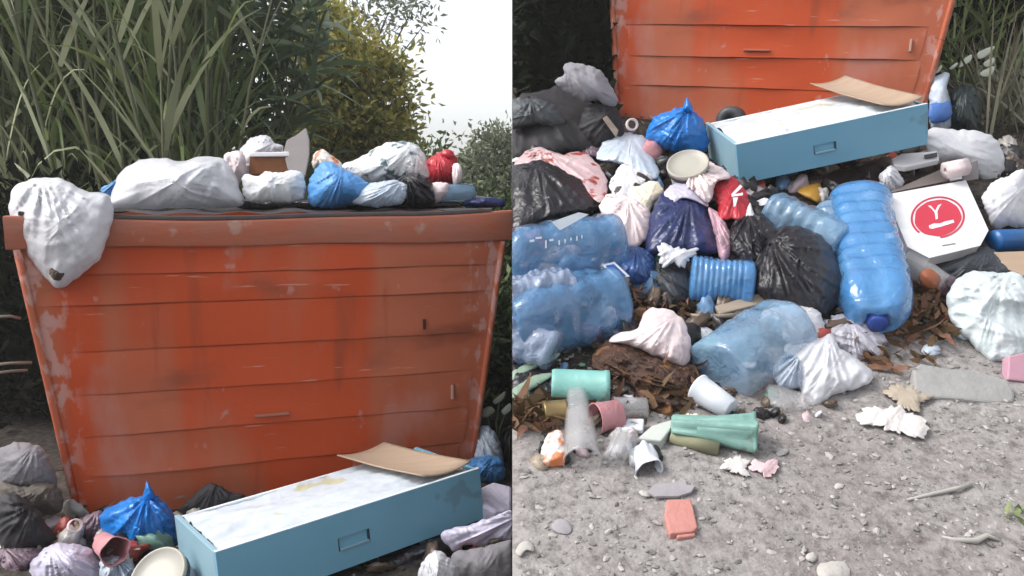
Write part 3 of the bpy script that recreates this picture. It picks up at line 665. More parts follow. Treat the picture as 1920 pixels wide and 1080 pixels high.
# ------------------------------------------------------------------ the air: a thin pale haze over the whole yard
hv, hf = box(-95, 95, -34, 165, -1.4, 4.6)
HZ = bpy.data.materials.new('pale haze'); HZ.use_nodes = True; _t = HZ.node_tree; _t.nodes.clear()
_v = _t.nodes.new('ShaderNodeVolumePrincipled'); _v.inputs['Color'].default_value = (.97, .97, .95, 1); _v.inputs['Density'].default_value = .006; _v.inputs['Anisotropy'].default_value = .2
_o = _t.nodes.new('ShaderNodeOutputMaterial'); _t.links.new(_v.outputs[0], _o.inputs['Volume'])
hz = obj('haze', hv, hf, HZ, smooth=False); tag(hz, 'thin pale haze hanging over the whole yard', 'haze', kind='stuff')

# ================================================================== THE BINS
LINES = [.767, .690, .607, .479, .357, .237, .120, -.06]
def dumpster(M, side, label, seed, scaler=1.0):
    r = np.random.default_rng(seed); M = np.array(M)
    root = empty('waste_container', M[:3, 3])
    ZT = .85
    def hw(z): return (.578 + (.684 - .578) * z / ZT)         # half width at height z
    def yf(z): return .055 * (1 - z / ZT)                     # front leans out towards the rim
    D = .80
    def add(name, V, Fs, m, sm_=False, bv=0, par=None):
        # local frame is kept so that the paint pattern follows the bin
        me = bpy.data.meshes.new(name); V = np.asarray(V, float); me.from_pydata(V.tolist(), [], [list(map(int, f)) for f in Fs]); me.materials.append(m)
        me.polygons.foreach_set('use_smooth', [sm_] * len(me.polygons)); me.update()
        o = bpy.data.objects.new(name, me); COL.objects.link(o); o.parent = par or root
        if bv: bevel(o, bv)
        return o
    # shell: four tapered walls and a floor
    def ringz(z, inset=0): 
        h_, f = hw(z) - inset, yf(z) + inset
        return [(-h_, f, z), (h_, f, z), (h_, D - f, z), (-h_, D - f, z)]
    zs = [-.07, .2, .4, .6, ZT]
    V = []; Fs = []
    for z in zs: V += ringz(z)
    for z in zs[::-1]: V += ringz(z, .02)
    k = len(zs) * 2
    for i in range(k - 1):
        for a in range(4): Fs.append((i * 4 + a, i * 4 + (a + 1) % 4, (i + 1) * 4 + (a + 1) % 4, (i + 1) * 4 + a))
    Fs.append((3, 2, 1, 0)); Fs.append([(k - 1) * 4 + a for a in range(4)])
    add('shell', V, Fs, ORANGE)
    # lapped front panels, lower edge proud and uneven
    for i in range(len(LINES) - 1):
        zt, zb = LINES[i] - .001, LINES[i + 1] + .0035
        nX = 36
        end = .012 if i < 2 else .05 + .02 * r.random()
        x0 = np.linspace(-1, 1, nX + 1)
        rows = []
        wav = .0016 * np.sin(x0 * r.uniform(2, 4) + r.uniform(0, 6)) + .0006 * np.sin(x0 * r.uniform(14, 22) + r.uniform(0, 6))
        for t in (0, .25, .5, .75, 1):
            z = zt + (zb - zt) * t; h_ = hw(z) - end
            prof = (.002 + .0085 * t ** 2 * (.12 + 1.25 * np.clip(vnoise(x0 * 3.2 + 30 + 7 * i, np.full(nX + 1, 2.3 + i), np.random.default_rng(seed + i)) - .12, 0, 1))) * np.clip((1 - np.abs(x0)) * 5, 0, 1) + .001
            bul = .0022 * (vnoise(x0 * 6 + 30, np.full(nX + 1, t * 2 + i * 5.1), np.random.default_rng(seed)) - .5) + .003 * np.sin(x0 * 2.3 + i + r.uniform(0, .5)) * math.sin(t * 3.1)
            rows.append(np.c_[x0 * h_, yf(z) - prof - bul, z + wav * (1 if 0 < t else 0) + 0 * x0])
        back_b = rows[-1].copy(); back_b[:, 1] = yf(zb) - .0005
        rows.append(back_b)
        V = np.vstack(rows); n1 = nX + 1
        Fs = [(j * n1 + a, (j + 1) * n1 + a, (j + 1) * n1 + a + 1, j * n1 + a + 1) for j in range(5) for a in range(nX)]
        o = add('panel', V, Fs, ORANGE, True)
        es = o.modifiers.new('split', 'EDGE_SPLIT'); es.split_angle = math.radians(40)
    # rim: front, back and side rails, front one sagging a little
    nX = 40; x0 = np.linspace(-.686, .690, nX + 1); n1 = nX + 1
    sag = -.010 * np.cos(x0 / .70 * 1.5) + .004 * np.sin(x0 * 7) + .016 * np.clip((x0 - .35) / .33, 0, 1) ** 1.5
    yb = -.004 + .003 * np.sin(x0 * 9 + 1)
    zt = .848 + sag; zb = LINES[0] + .002 * np.sin(x0 * 11)
    rows = [np.c_[x0, yb + .030, zb], np.c_[x0, yb - .004, zb], np.c_[x0, yb - .007, zb + .006], np.c_[x0, yb - .008, (zt + zb) / 2], np.c_[x0, yb - .012, zt - .006], np.c_[x0, yb - .008, zt + .001], np.c_[x0, yb + .022, zt + .002], np.c_[x0, yb + .025, zt - .03]]
    V = np.vstack(rows); Fs = [(j * n1 + a, j * n1 + a + 1, (j + 1) * n1 + a + 1, (j + 1) * n1 + a) for j in range(7) for a in range(nX)]
    Fs += [[j * n1 for j in range(8)], [j * n1 + nX for j in range(8)][::-1]]
    o = add('rim', V, Fs, RIMM, True); es = o.modifiers.new('split', 'EDGE_SPLIT'); es.split_angle = math.radians(50)
    for s in (-1, 1): add('side_rail', *box(min(s * .672, s * .694), max(s * .672, s * .694), .045, D + .01, .775, .845), RIMM, False, .006)
    add('back_rail', *box(-.65, .65, D - .02, D + .02, .775, .845), RIMM, False, .006)
    xq = x0[1:-2]; zq = zt[1:-2]; yq = yb[1:-2]; n2 = len(xq)       # dark strip along the top of the front rail
    rows = [np.c_[xq, yq - .006, zq + .0025], np.c_[xq, yq - .007, zq + .012], np.c_[xq, yq + .006, zq + .014], np.c_[xq, yq + .02, zq + .010], np.c_[xq, yq + .02, zq + .0025]]
    V = np.vstack(rows); Fs = [(j_ * n2 + a_, j_ * n2 + a_ + 1, (j_ + 1) * n2 + a_ + 1, (j_ + 1) * n2 + a_) for j_ in range(4) for a_ in range(n2 - 1)] + [[j_ * n2 for j_ in range(5)][::-1], [j_ * n2 + n2 - 1 for j_ in range(5)]]
    add('top_strip', V, Fs, mat('dark rim strip', (.035, .026, .028), (.06, .04, .04), rough=.6, scale=12), True)
    # dark lining folded over the edge
    xs_ = np.linspace(-.62, .63, 40); ys_ = np.linspace(.012, .74, 12); Xl, Yl = np.meshgrid(xs_, ys_)
    Zl = .860 + .005 * np.sin(19 * Xl + 3 * Yl) * np.sin(7 * Yl + 2 * Xl) + .004 * np.sin(43 * Xl) - .004 * np.clip((.1 - Yl) / .1, 0, 1)
    add('liner', np.c_[Xl.ravel(), Yl.ravel(), Zl.ravel()], [(j * 40 + i, j * 40 + i + 1, (j + 1) * 40 + i + 1, (j + 1) * 40 + i) for j in range(11) for i in range(39)], mat('dark lining', (.022, .018, .022), (.04, .03, .035), rough=.55), True)
    for s in (-1, 1):                      # moulded corner posts
        z = np.array([-.06, .3, .6, .765]); pts = [(s * (hw(q) - .012), yf(q) - .004, q) for q in z]
        V, Fs = tube_pts(pts, [.010, .010, .010, .010], 8); add('corner_post', V, Fs, ORANGE, True)
    # handle recess lips and a reflector strip
    add('lip', *box(-.09, .01, yf(.27) - .018, yf(.27) + .002, .262, .270), RIMM, False, .002)
    add('lip', *box(.41, .418, yf(.52) - .014, yf(.52) + .002, .50, .53), mat('dark crack', (.05, .012, .008), rough=.8), False, .001)
    add('scrape', *box(.50, .507, yf(.3) - .0125, yf(.3) + .002, .27, .315), mat('pale scrape', (.55, .33, .28), rough=.7), False, .001)
    root.matrix_world = Matrix(M.tolist()); root['_org'] = [0, 0, 0]
    return tag(root, label, 'dumpster', 'orange waste containers')
a = math.radians(17.7)
base = C(543, 955, 2.38); base[2] = 0.0
def frame(ex, ey, ez, o):
    M = np.eye(4); M[:3, 0] = ex; M[:3, 1] = ey; M[:3, 2] = ez; M[:3, 3] = o; return M
EX = np.array([math.cos(a), math.sin(a), 0]); EY = np.array([-math.sin(a), math.cos(a), 0])
ML = frame(EX, EY, np.array([0, 0, 1.0]), base)
dumpster(ML, 'L', 'weathered orange container heaped with white and blue bags, reeds behind it', 5)
a2 = math.radians(-17.0)
EX2 = RIGHT * math.cos(a2) + S_ * math.sin(a2); EY2 = -RIGHT * math.sin(a2) + S_ * math.cos(a2)
ro = math.radians(-1.5)
EZ2 = N_ * math.cos(ro) + EX2 * math.sin(ro); EX2 = EX2 * math.cos(ro) - N_ * math.sin(ro)
le = math.radians(18.0)
EY2, EZ2 = EY2 * math.cos(le) - EZ2 * math.sin(le), EZ2 * math.cos(le) + EY2 * math.sin(le)
MR = frame(EX2, EY2, EZ2, C(1426, 224, 3.12))
bin2 = dumpster(MR, 'R', 'weathered orange container standing on the bank behind the spilled rubbish', 8)

# ================================================================== the drawers
def drawer(Bp, Ap, Rp, d, side, hgt, wid, label, seed):
    B = C(Bp[0], Bp[1], d[0]); R_ = C(Rp[0], Rp[1], d[1]); A = C(Ap[0], Ap[1], d[2])
    ex = (R_ - B); Ln = np.linalg.norm(ex); ex /= Ln
    ey = (A - B); ey -= (ey @ ex) * ex; ey /= np.linalg.norm(ey); ez = np.cross(ex, ey)
    if ez[2] < 0: ez = -ez
    M = frame(ex, ey, ez, B)
    root = empty('drawer', B); Mi = Matrix(M.tolist())
    def add(name, b, m, bv=.002, par=None):
        me = bpy.data.meshes.new(name); me.from_pydata([tuple(map(float, q)) for q in b[0]], [], [list(map(int, f)) for f in b[1]]); me.materials.append(m); me.update()
        o = bpy.data.objects.new(name, me); COL.objects.link(o); o.parent = par or root
        if bv: bevel(o, bv)
        return o
    t = .012; hx0, hx1, hz0, hz1 = Ln * .40, Ln * .52, -hgt * .66, -hgt * .43
    # front board pierced by the grip
    fr = merge([box(0, hx0, 0, t, -hgt, 0), box(hx1, Ln, 0, t, -hgt, 0), box(hx0, hx1, 0, t, -hgt, hz0), box(hx0, hx1, 0, t, hz1, 0)])
    fb = add('front_board', fr, DRAWB, 0)
    grip = add('grip', box(hx0 - .004, hx1 + .004, .004, .010, hz0 - .003, hz1 + .003), DRAWB, .001)
    add('grip_lip', box(hx0 + .004, hx1 - .004, -.004, .0035, hz0 + .001, hz0 + .006), DRAWL, .001, grip)
    add('grip_shadow', box(hx1 - .006, hx1, .0005, .004, hz0 + .001, hz1 - .001), mat('grip shadow paint', (.02, .05, .08), rough=.6), 0, grip)  # dark strips painted as the shadow at both ends of the grip
    add('grip_shadow', box(hx0, hx0 + .003, .0005, .004, hz0 + .001, hz1 - .001), MATS['grip shadow paint'], 0, grip)
    add('side_board', box(-.0005, t, t + .0005, wid, -hgt, -.001), DRAWL)
    add('side_board', box(Ln - t, Ln + .0005, t + .0005, wid, -hgt, -.001), DRAWB)
    add('back_board', box(t + .0005, Ln - t - .0005, wid - t, wid, -hgt, -.006), DRAWW)
    add('bottom_board', box(t + .0005, Ln - t - .0005, t + .0005, wid - t - .0005, -hgt, -hgt + .006), DRAWW)
    add('edge_band', box(0, Ln, .0008, t - .0008, .0004, .0022), DRAWW, .0006)
    # crumpled wrap lying almost level with the edge
    nx, ny = 70, 34; xs_ = np.linspace(t + .002, Ln - t - .002, nx); ys_ = np.linspace(t + .002, wid - t - .002, ny); X, Y = np.meshgrid(xs_, ys_)
    r = np.random.default_rng(seed)
    Z = -.012 + .010 * np.sin(Y / wid * 3.1) + crease(X, Y * 2.5, r, .8) * .014 + crease(X * .5, Y * 3, r, .5) * .010
    V = np.c_[X.ravel(), Y.ravel(), Z.ravel()]
    w = add('wrap', (V, [(j * nx + i, j * nx + i + 1, (j + 1) * nx + i + 1, (j + 1) * nx + i) for j in range(ny - 1) for i in range(nx - 1)]), FILM, 0)
    w.data.polygons.foreach_set('use_smooth', [True] * len(w.data.polygons))
    root.matrix_world = Mi
    tag(root, label, 'drawer', 'pale blue drawers')
    return M, Ln
MD1, L1 = drawer((404, 1037), (326, 964), (899, 879), (1.70, 2.11, 1.96), 'L', .135, .32, 'light blue drawer lying tilted before the reed-backed bin', 4)
MD2, L2 = drawer((1380, 272), (1325, 229), (1740, 195), (2.50, 2.48, 2.82), 'R', .128, .35, 'light blue drawer lying across the heap above the pizza box', 9)
def flap(M, Ln, x0, x1, y0, y1, label, side, dz=.014, rise=0):
    nx, ny = 16, 10; X, Y = np.meshgrid(np.linspace(x0, x1, nx), np.linspace(y0, y1, ny))
    Xs = X + (Y - y0) * -.25
    Z = dz + .022 * ((X - x0) / (x1 - x0) - .5) ** 2 * 2 + .02 * np.clip((Y - y0) / (y1 - y0) - .5, 0, 1) + rise * (Y - y0) / (y1 - y0)
    top = np.c_[Xs.ravel(), Y.ravel(), Z.ravel()]; bot = top - np.array([0, 0, .004]); n0 = len(top)
    Fs = [(j * nx + i, j * nx + i + 1, (j + 1) * nx + i + 1, (j + 1) * nx + i) for j in range(ny - 1) for i in range(nx - 1)]
    Fs += [tuple(q + n0 for q in f[::-1]) for f in Fs]
    edge = [i for i in range(nx)] + [j * nx + nx - 1 for j in range(1, ny)] + [(ny - 1) * nx + i for i in range(nx - 2, -1, -1)] + [j * nx for j in range(ny - 2, 0, -1)]
    for i in range(len(edge)):
        a_, b_ = edge[i], edge[(i + 1) % len(edge)]; Fs.append((a_, a_ + n0, b_ + n0, b_))
    V = xf(M, np.vstack([top, bot]))
    o = obj('cardboard_flap', clampx(V, side), Fs, TAN); tag(o, label, 'cardboard', 'brown cardboard on the drawers')
flap(MD1, L1, L1 * .76, L1 * .975, .012, .335, 'brown cardboard sheet on the drawer before the reed-backed bin', 'L')
flap(MD2, L2, L2 * .78, L2 * .985, .012, .365, 'brown cardboard sheet on the drawer above the pizza box', 'R', rise=.02)

# ================================================================== ON TOP OF THE FIRST BIN
def bag(label, outline, side, T, m, name='plastic_bag', cat='bag', group=None, **k):
    k.setdefault('gather', 2.6 if name == 'plastic_bag' else (1.1 if 'cloth' in name or 'tarp' in name or 'sheet' in name or 'film' in name or 'wrap' in name else 0))
    k.setdefault('rag', name in ('tissue', 'torn_paper', 'torn_film', 'plastic_wrap', 'peel'))
    return tag(puff(name, outline, side, T, m, **k), label, cat, group)
G_TOP = 'bags heaped on the bin'
b = bag('big white bag sagging over the corner of the bin, torn at its tip', [(16, 395), (18, 372), (32, 347), (70, 333), (128, 339), (158, 358), (205, 366), (212, 400), (204, 440), (190, 478), (158, 512), (108, 540), (76, 510), (46, 470), (28, 430)], 'L', .10, WHITE, depth=2.14, k=-.0002, wr=.010, group=G_TOP)
puff('tear', [(92, 506), (108, 500), (121, 510), (112, 526), (98, 522)], 'L', .008, BROWNF, b, depth=2.07, na=40, nr=8, wr=.003)
bag('long white bag lying along the rim', [(206, 372), (212, 350), (232, 318), (262, 300), (300, 297), (338, 301), (380, 294), (415, 296), (436, 318), (448, 350), (452, 385), (330, 392), (205, 390)], 'L', .15, WHITE, depth=2.52, wr=.010, freq=.8, group=G_TOP)
bag('small slate blue scrap between the two white bags', [(190, 352), (205, 345), (222, 334), (216, 350), (210, 366), (192, 366)], 'L', .03, BLUE2, depth=2.56, na=48, nr=10)
bag('beige pouch behind the long white bag', [(420, 292), (440, 283), (458, 290), (460, 330), (440, 345), (424, 320)], 'L', .04, PINKW, depth=2.62, na=48, nr=10)
bag('white rounded bag behind the brown box', [(446, 300), (456, 272), (478, 256), (500, 254), (514, 266), (530, 276), (528, 300), (500, 312), (470, 325), (450, 330)], 'L', .09, WHITE, depth=2.72, wr=.008, group=G_TOP)
BOXB = mat('rust brown cardboard', (.27, .105, .04), (.21, .08, .032), rough=.85)
o, _, _ = slab('cardboard_box', [(468, 290), (540, 288), (542, 326), (466, 328)], 'L', .12, BOXB, depth=2.62); tag(o, 'small rust brown cardboard box amid the bags on the bin', 'box')
slab('flap', [(468, 286), (541, 284), (545, 293), (466, 294)], 'L', .012, CARTON, o, depth=2.605)
b = bag('white foam tray with scalloped edge standing on the rim', [(454, 340), (462, 326), (480, 330), (500, 321), (522, 325), (545, 319), (564, 322), (572, 345), (568, 374), (520, 380), (462, 374)], 'L', .05, FOAM, name='foam_tray', cat='tray', depth=2.50, wr=.010, freq=1.6)
o, _, _ = slab('cardboard_scrap', [(536, 262), (556, 252), (572, 238), (580, 262), (581, 290), (574, 330), (556, 340), (540, 318), (532, 285)], 'L', .006, GREYCARD, depths=[2.62, 2.61, 2.6, 2.59, 2.58, 2.57, 2.56, 2.6, 2.62]); tag(o, 'pointed grey cardboard scrap sticking up from the heap', 'cardboard')
bag('orange and white wrapper behind the blue bag', [(588, 290), (604, 280), (620, 290), (640, 306), (636, 325), (600, 325), (586, 312)], 'L', .05, ORANGEW, depth=2.72, na=60, nr=12)
bag('rounded mid blue bag on the rim between foam tray and printed bag', [(578, 345), (588, 322), (604, 306), (624, 305), (650, 318), (680, 336), (700, 352), (696, 378), (640, 388), (584, 386)], 'L', .11, BLUE2, depth=2.50, wr=.005, freq=.7, power=.6, group=G_TOP)
bag('white bag with dark printed marks on the heap', [(640, 312), (668, 298), (700, 280), (735, 266), (768, 266), (790, 282), (802, 306), (800, 335), (760, 345), (700, 350), (655, 335)], 'L', .11, PRINT, depth=2.72, wr=.009, group=G_TOP)
bag('pale blue bag wedged in front of the printed bag', [(655, 378), (668, 358), (700, 343), (742, 338), (765, 350), (755, 380), (700, 388)], 'L', .07, WHITE2, depth=2.47, wr=.008, group=G_TOP)
bag('black bag slumped beside the red bag', [(728, 352), (745, 336), (770, 324), (798, 330), (812, 350), (814, 380), (780, 388), (738, 384)], 'L', .07, BLACKB, depth=2.52, wr=.008, group=G_TOP)
bag('cloudy clear bag over the black bag', [(758, 300), (778, 290), (796, 300), (804, 320), (800, 340), (776, 336), (760, 325)], 'L', .04, CLEARG, depth=2.62, na=60, nr=12)
b = bag('round red bag at the end of the heap', [(798, 312), (808, 294), (826, 285), (846, 287), (858, 300), (862, 322), (856, 340), (830, 346), (806, 342)], 'L', .08, REDB, depth=2.66, wr=.005, power=.6, group=G_TOP)
puff('knot', [(826, 290), (834, 280), (848, 283), (852, 294), (840, 298)], 'L', .02, REDB, b, depth=2.62, na=36, nr=8)
bag('beige cloth beside the round red bag', [(848, 312), (860, 306), (867, 322), (862, 342), (850, 345)], 'L', .03, PINKW, name='cloth_scrap', cat='cloth', depth=2.60, na=40, nr=8)
bag('beige paper bundle under the red bag', [(800, 348), (815, 342), (840, 344), (838, 362), (820, 380), (802, 380)], 'L', .04, PINKW, name='paper_bundle', cat='paper', depth=2.56, na=48, nr=10)
P0 = C(812, 362, 2.56); P1 = C(890, 360, 2.62)
o = revolve('plastic_jug', [(0, .01), (0, .7), (.05, .92), (.12, 1), (.5, 1), (.8, .98), (.93, .85), (1, .55), (1, .01)], P0, P1, 16 / F * 2.58, 'L', PETL, wr=.002); tag(o, 'pale blue plastic jug lying on the rim under the red bag', 'jug')
bag('dark blue sheet at the rim corner', [(868, 378), (892, 368), (930, 371), (946, 376), (944, 388), (900, 390), (870, 388)], 'L', .04, NAVY, name='plastic_sheet', cat='sheet', depth=2.62, na=60, nr=10)
bag('black plastic wrinkled under the heap on the bin', [(452, 372), (560, 374), (640, 378), (720, 376), (820, 372), (860, 378), (850, 390), (640, 394), (456, 392)], 'L', .06, BLACKB, name='plastic_sheet', cat='sheet', depth=2.62)

# ================================================================== FOOT OF THE FIRST BIN
bag('grey cloth bundle in the shade at the foot of the bin', [(-6, 850), (20, 832), (60, 831), (88, 850), (102, 880), (106, 912), (70, 918), (20, 915), (-8, 908)], 'L', .08, GREYC, name='cloth_bundle', cat='cloth', depth=2.22)
bag('brown crumpled cloth under the grey bundle', [(-6, 905), (40, 912), (80, 903), (112, 915), (114, 960), (60, 965), (-6, 960)], 'L', .06, mat('brown cloth', (.12, .10, .085), (.08, .065, .055), rough=.85, bump=.4), name='cloth_bundle', cat='cloth', depth=2.18, wr=.012)
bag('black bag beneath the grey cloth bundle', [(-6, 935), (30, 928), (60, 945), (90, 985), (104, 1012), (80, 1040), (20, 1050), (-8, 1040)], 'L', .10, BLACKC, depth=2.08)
bag('red scrap at the corner of the bin', [(98, 1005), (112, 975), (126, 968), (140, 985), (132, 1010), (108, 1020)], 'L', .025, mat('dull red plastic', (.28, .035, .025), (.2, .025, .02), rough=.5), name='plastic_scrap', cat='scrap', depth=2.10, na=44, nr=8)
SH = .0
def knotbag(label, outline, knot, side, T, m, tip, lift=0, depth=None, group=None, **k):
    b = bag(label, outline, side, T, m, knot=knot, lift=lift, depth=depth, group=group, **k)
    d = (float(surf(knot[0], knot[1], side)) - lift if depth is None else depth) - T * .35
    puff('knot', tip, side, .022, m, b, depth=d, na=44, nr=10, wr=.006, freq=2)
    return b
knotbag('bright blue knotted bag against the foot of the bin', [(184, 978), (198, 955), (228, 940), (260, 930), (290, 930), (318, 950), (330, 985), (334, 1020), (320, 1042), (280, 1052), (226, 1040), (192, 1012)], (276, 930), 'L', .10, BLUEB,
        [(268, 936), (271, 918), (275, 902), (282, 912), (290, 926), (286, 938)], depth=2.14, wr=.009, group='blue knotted bags')
bag('purplish film beside the blue knotted bag', [(138, 990), (160, 968), (190, 958), (200, 985), (190, 1020), (160, 1025)], 'L', .04, MAUVE, depth=2.16, na=60, nr=12)
bag('black rubber sheet hump behind the drawer', [(335, 955), (360, 932), (385, 908), (402, 907), (432, 922), (460, 930), (440, 960), (380, 975), (340, 975)], 'L', .03, BLACKC, name='rubber_sheet', cat='sheet', depth=2.26)
bag('white lilac bag at the bottom edge beside the pink cup', [(54, 1064), (70, 1040), (96, 1022), (126, 1018), (160, 1024), (186, 1046), (205, 1080), (190, 1110), (70, 1110)], 'L', .10, LILAC, depth=1.98, wr=.008)
bag('dusky purple bag in the bottom corner', [(-6, 1034), (30, 1024), (72, 1024), (90, 1040), (60, 1060), (48, 1110), (-6, 1110)], 'L', .08, MAUVE, depth=2.04)
o = revolve('plastic_ring', [(0, .8), (0, 1.0), (1, 1.0), (1, .8), (0, .8)], C(139, 986, 2.0), C(142, 985, 1.99), .0165, 'L', PINKW, capped=False); tag(o, 'small pale ring standing above the white lilac bag', 'ring')
cup('pink cup with white rim lying beside the blue knotted bag', (190, 1016), (216, 1034), 25, 'L', PINK, lift=(.08, .17), wr=.003, dent=.1)
bag('crumpled clear wrapper below the pink cup', [(188, 1052), (205, 1042), (232, 1046), (250, 1062), (262, 1090), (220, 1110), (190, 1090)], 'L', .04, WHITE2, depth=1.90, wr=.010, freq=1.6)
def tub(label, c0, rpx, d, side, tiltv, group=None):
    A = C(c0[0], c0[1], d); ax = np.array(tiltv, float); ax /= np.linalg.norm(ax); R = rpx / F * d
    o = revolve('plastic_tub', [(0, .01), (0, .80), (.1, .84), (.9, .97), (1, 1.0), (1, .01)], A - ax * .10, A, R, side, WHITEP, n=44)
    l = revolve('lid', [(0, .9), (0, 1.05), (.5, 1.07), (.9, 1.05), (.95, .98), (.7, .94), (.72, .5), (.75, .01)], A + ax * .0005, A + ax * .014, R, side, BEIGEP, o, n=44, capped=False)
    revolve('seal_band', [(0, 1.0), (0, 1.035), (1, 1.035), (1, 1.0), (0, 1.0)], A - ax * .014, A - ax * .004, R, side, GREYP, o, n=44, capped=False)
    return tag(o, label, 'tub', group)
tub('beige-lidded round tub at the near end of the drawer', (300, 1082), 52, 1.80, 'L', (-.20, -.62, .70), 'round tubs with beige lids')
bag('pale sky blue sack behind the drawer beside the bin', [(884, 838), (893, 806), (915, 798), (938, 830), (944, 870), (942, 905), (905, 900), (882, 878)], 'L', .06, WHITE2, depth=2.62)
bag('blue fold of plastic under the pale sack', [(870, 868), (900, 856), (940, 860), (946, 900), (910, 905), (880, 890)], 'L', .05, BLUE2, depth=2.55, na=60, nr=12)
bag('dark bag in the gap between bin and bank', [(935, 830), (952, 800), (966, 810), (966, 920), (940, 910)], 'L', .06, BLACKB, depth=2.7, na=60, nr=12)
o, _, _ = slab('foam_package', [(902, 908), (925, 903), (962, 914), (962, 952), (930, 962), (903, 950)], 'L', .05, LILAC, depths=[2.2, 2.25, 2.25, 2.12, 2.1, 2.12], bev=.008); tag(o, 'lilac and pink foam package beyond the drawer end', 'package')
bag('pale lilac foam sheet crumpled below the drawer end', [(826, 1002), (850, 990), (880, 984), (920, 970), (966, 958), (966, 1010), (930, 1012), (900, 1024), (870, 1022), (850, 1034)], 'L', .025, LILAC, name='foam_sheet', cat='sheet', depth=1.98, wr=.014, freq=.8)
bag('white cloth crumpled under the drawer end', [(786, 1066), (802, 1042), (824, 1032), (842, 1046), (862, 1072), (850, 1110), (790, 1110)], 'L', .05, WHITE, name='cloth_scrap', cat='cloth', depth=1.84)
bag('grey cardboard mush in the corner under the foam board', [(848, 1040), (900, 1028), (962, 1018), (966, 1110), (860, 1110)], 'L', .05, GREYC, name='wet_cardboard', cat='cardboard', depth=1.90)
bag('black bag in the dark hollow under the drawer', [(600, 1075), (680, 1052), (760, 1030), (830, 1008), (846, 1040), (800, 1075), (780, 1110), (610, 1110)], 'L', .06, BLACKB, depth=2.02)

# ================================================================== THE SPILL ON THE BANK, from the bin down to the gravel
R = 'R'
bag('charcoal tarpaulin draped over the heap beside the second bin', [(955, 215), (975, 180), (1010, 172), (1050, 160), (1085, 180), (1130, 205), (1165, 245), (1130, 275), (1060, 290), (990, 300), (950, 295)], R, .09, BLACKC, name='tarpaulin', cat='tarpaulin', depth=2.95, k=-.002, wr=.022, freq=.4)
bag('slate grey fold of plastic at the back of the tarpaulin', [(955, 190), (1000, 185), (1036, 195), (1060, 225), (1040, 240), (1000, 235), (955, 240)], R, .05, mat('slate film', (.075, .085, .095), (.05, .055, .06), rough=.5, bump=.3), name='plastic_sheet', cat='sheet', depth=2.86, wr=.012)
bag('grey cloth cap lying on the black tarpaulin', [(1040, 152), (1056, 140), (1060, 120), (1096, 120), (1126, 134), (1146, 160), (1158, 192), (1140, 202), (1120, 188), (1096, 190), (1066, 176)], R, .06, mat('light grey cloth', (.30, .29, .32), (.21, .20, .225), rough=.8, bump=.3, third=(.13, .125, .14), tscale=8, tthr=.62), name='crumpled_cloth', cat='cloth', depth=2.86, wr=.010)
bag('dark thick sack between the grey cap and the second bin', [(1100, 200), (1140, 195), (1165, 220), (1168, 262), (1140, 285), (1100, 275), (1085, 240)], R, .05, BLACKC, depth=2.86)
o, _, _ = slab('wood_strip', [(1130, 222), (1138, 216), (1160, 244), (1156, 258)], R, .01, WOOD, depth=2.78); tag(o, 'pale wood offcut at the corner of the second bin', 'wood')
o = revolve('plastic_ring', [(0, .72), (0, 1.0), (1, 1.0), (1, .72), (0, .72)], C(1184, 234, 2.7), C(1186, 233, 2.69), .021, R, PINKW, capped=False); tag(o, 'small pale ring beside the bright blue bag on the heap', 'ring')
knotbag('bright blue knotted bag between the second bin and the drawer', [(1212, 246), (1225, 222), (1252, 208), (1284, 202), (1308, 214), (1324, 240), (1328, 275), (1310, 292), (1270, 288), (1236, 276), (1216, 262)], (1290, 204), R, .08, BLUEB,
        [(1280, 208), (1283, 194), (1288, 182), (1293, 190), (1300, 202), (1296, 210)], depth=2.78, wr=.008, group='blue knotted bags')
Mi = np.linalg.inv(MR)
wq = [xf(Mi, C(1376, 226, 3.03)[None])[0], xf(Mi, C(1367, 226, 2.96)[None])[0]]
bin2['_org'] = [0, 0, 0]
revolve('wheel', [(0, .01), (0, .8), (.15, 1), (.85, 1), (1, .8), (1, .35), (.8, .3), (.8, .01)], wq[0], wq[1], .052, None, GREYP, bin2, n=36)
# white things right of the drawer
o = bag('pale sky blue carton with white top at the side of the second bin', [(1742, 160), (1756, 142), (1780, 138), (1776, 165), (1784, 200), (1780, 240), (1746, 240)], R, .06, WHITE2, name='carton', cat='carton', depth=3.0)
puff('label', [(1744, 196), (1780, 190), (1782, 222), (1746, 230)], R, .02, mat('blue print', (.07, .18, .50), (.05, .14, .42), rough=.4), o, depth=2.955, na=44, nr=8, wr=.002)
bag('black green sack in the shade beside the pale carton', [(1782, 175), (1806, 160), (1834, 170), (1842, 205), (1830, 250), (1784, 250)], R, .07, mat('black green film', (.006, .016, .018), (.01, .02, .022), rough=.4, bump=.3), depth=3.02)
bag('large white plastic bag beyond the drawer end', [(1738, 250), (1750, 240), (1790, 242), (1830, 246), (1866, 258), (1880, 285), (1882, 318), (1866, 342), (1842, 340), (1826, 312), (1800, 300), (1760, 302), (1738, 285)], R, .06, WHITE, depth=2.70, wr=.010, gather=.4, freq=.6)
o, _, _ = slab('foam_package', [(1672, 296), (1690, 288), (1758, 283), (1762, 298), (1700, 312), (1676, 310)], R, .02, CARTON, depths=[2.6, 2.64, 2.66, 2.6, 2.55, 2.56], bev=.004); tag(o, 'flat white package under the drawer end', 'package')
slab('slot', [(1733, 290), (1757, 286), (1758, 292), (1735, 297)], R, .003, GREYP, o, depths=[2.605, 2.615, 2.595, 2.59], bev=0)
bag('small white crumpled bag under the drawer beside the pizza box', [(1648, 330), (1660, 318), (1672, 310), (1690, 330), (1694, 346), (1672, 362), (1658, 356)], R, .04, WHITE, depth=2.52, na=60, nr=14)
P0 = C(1772, 320, 2.50); P1 = C(1812, 312, 2.50)
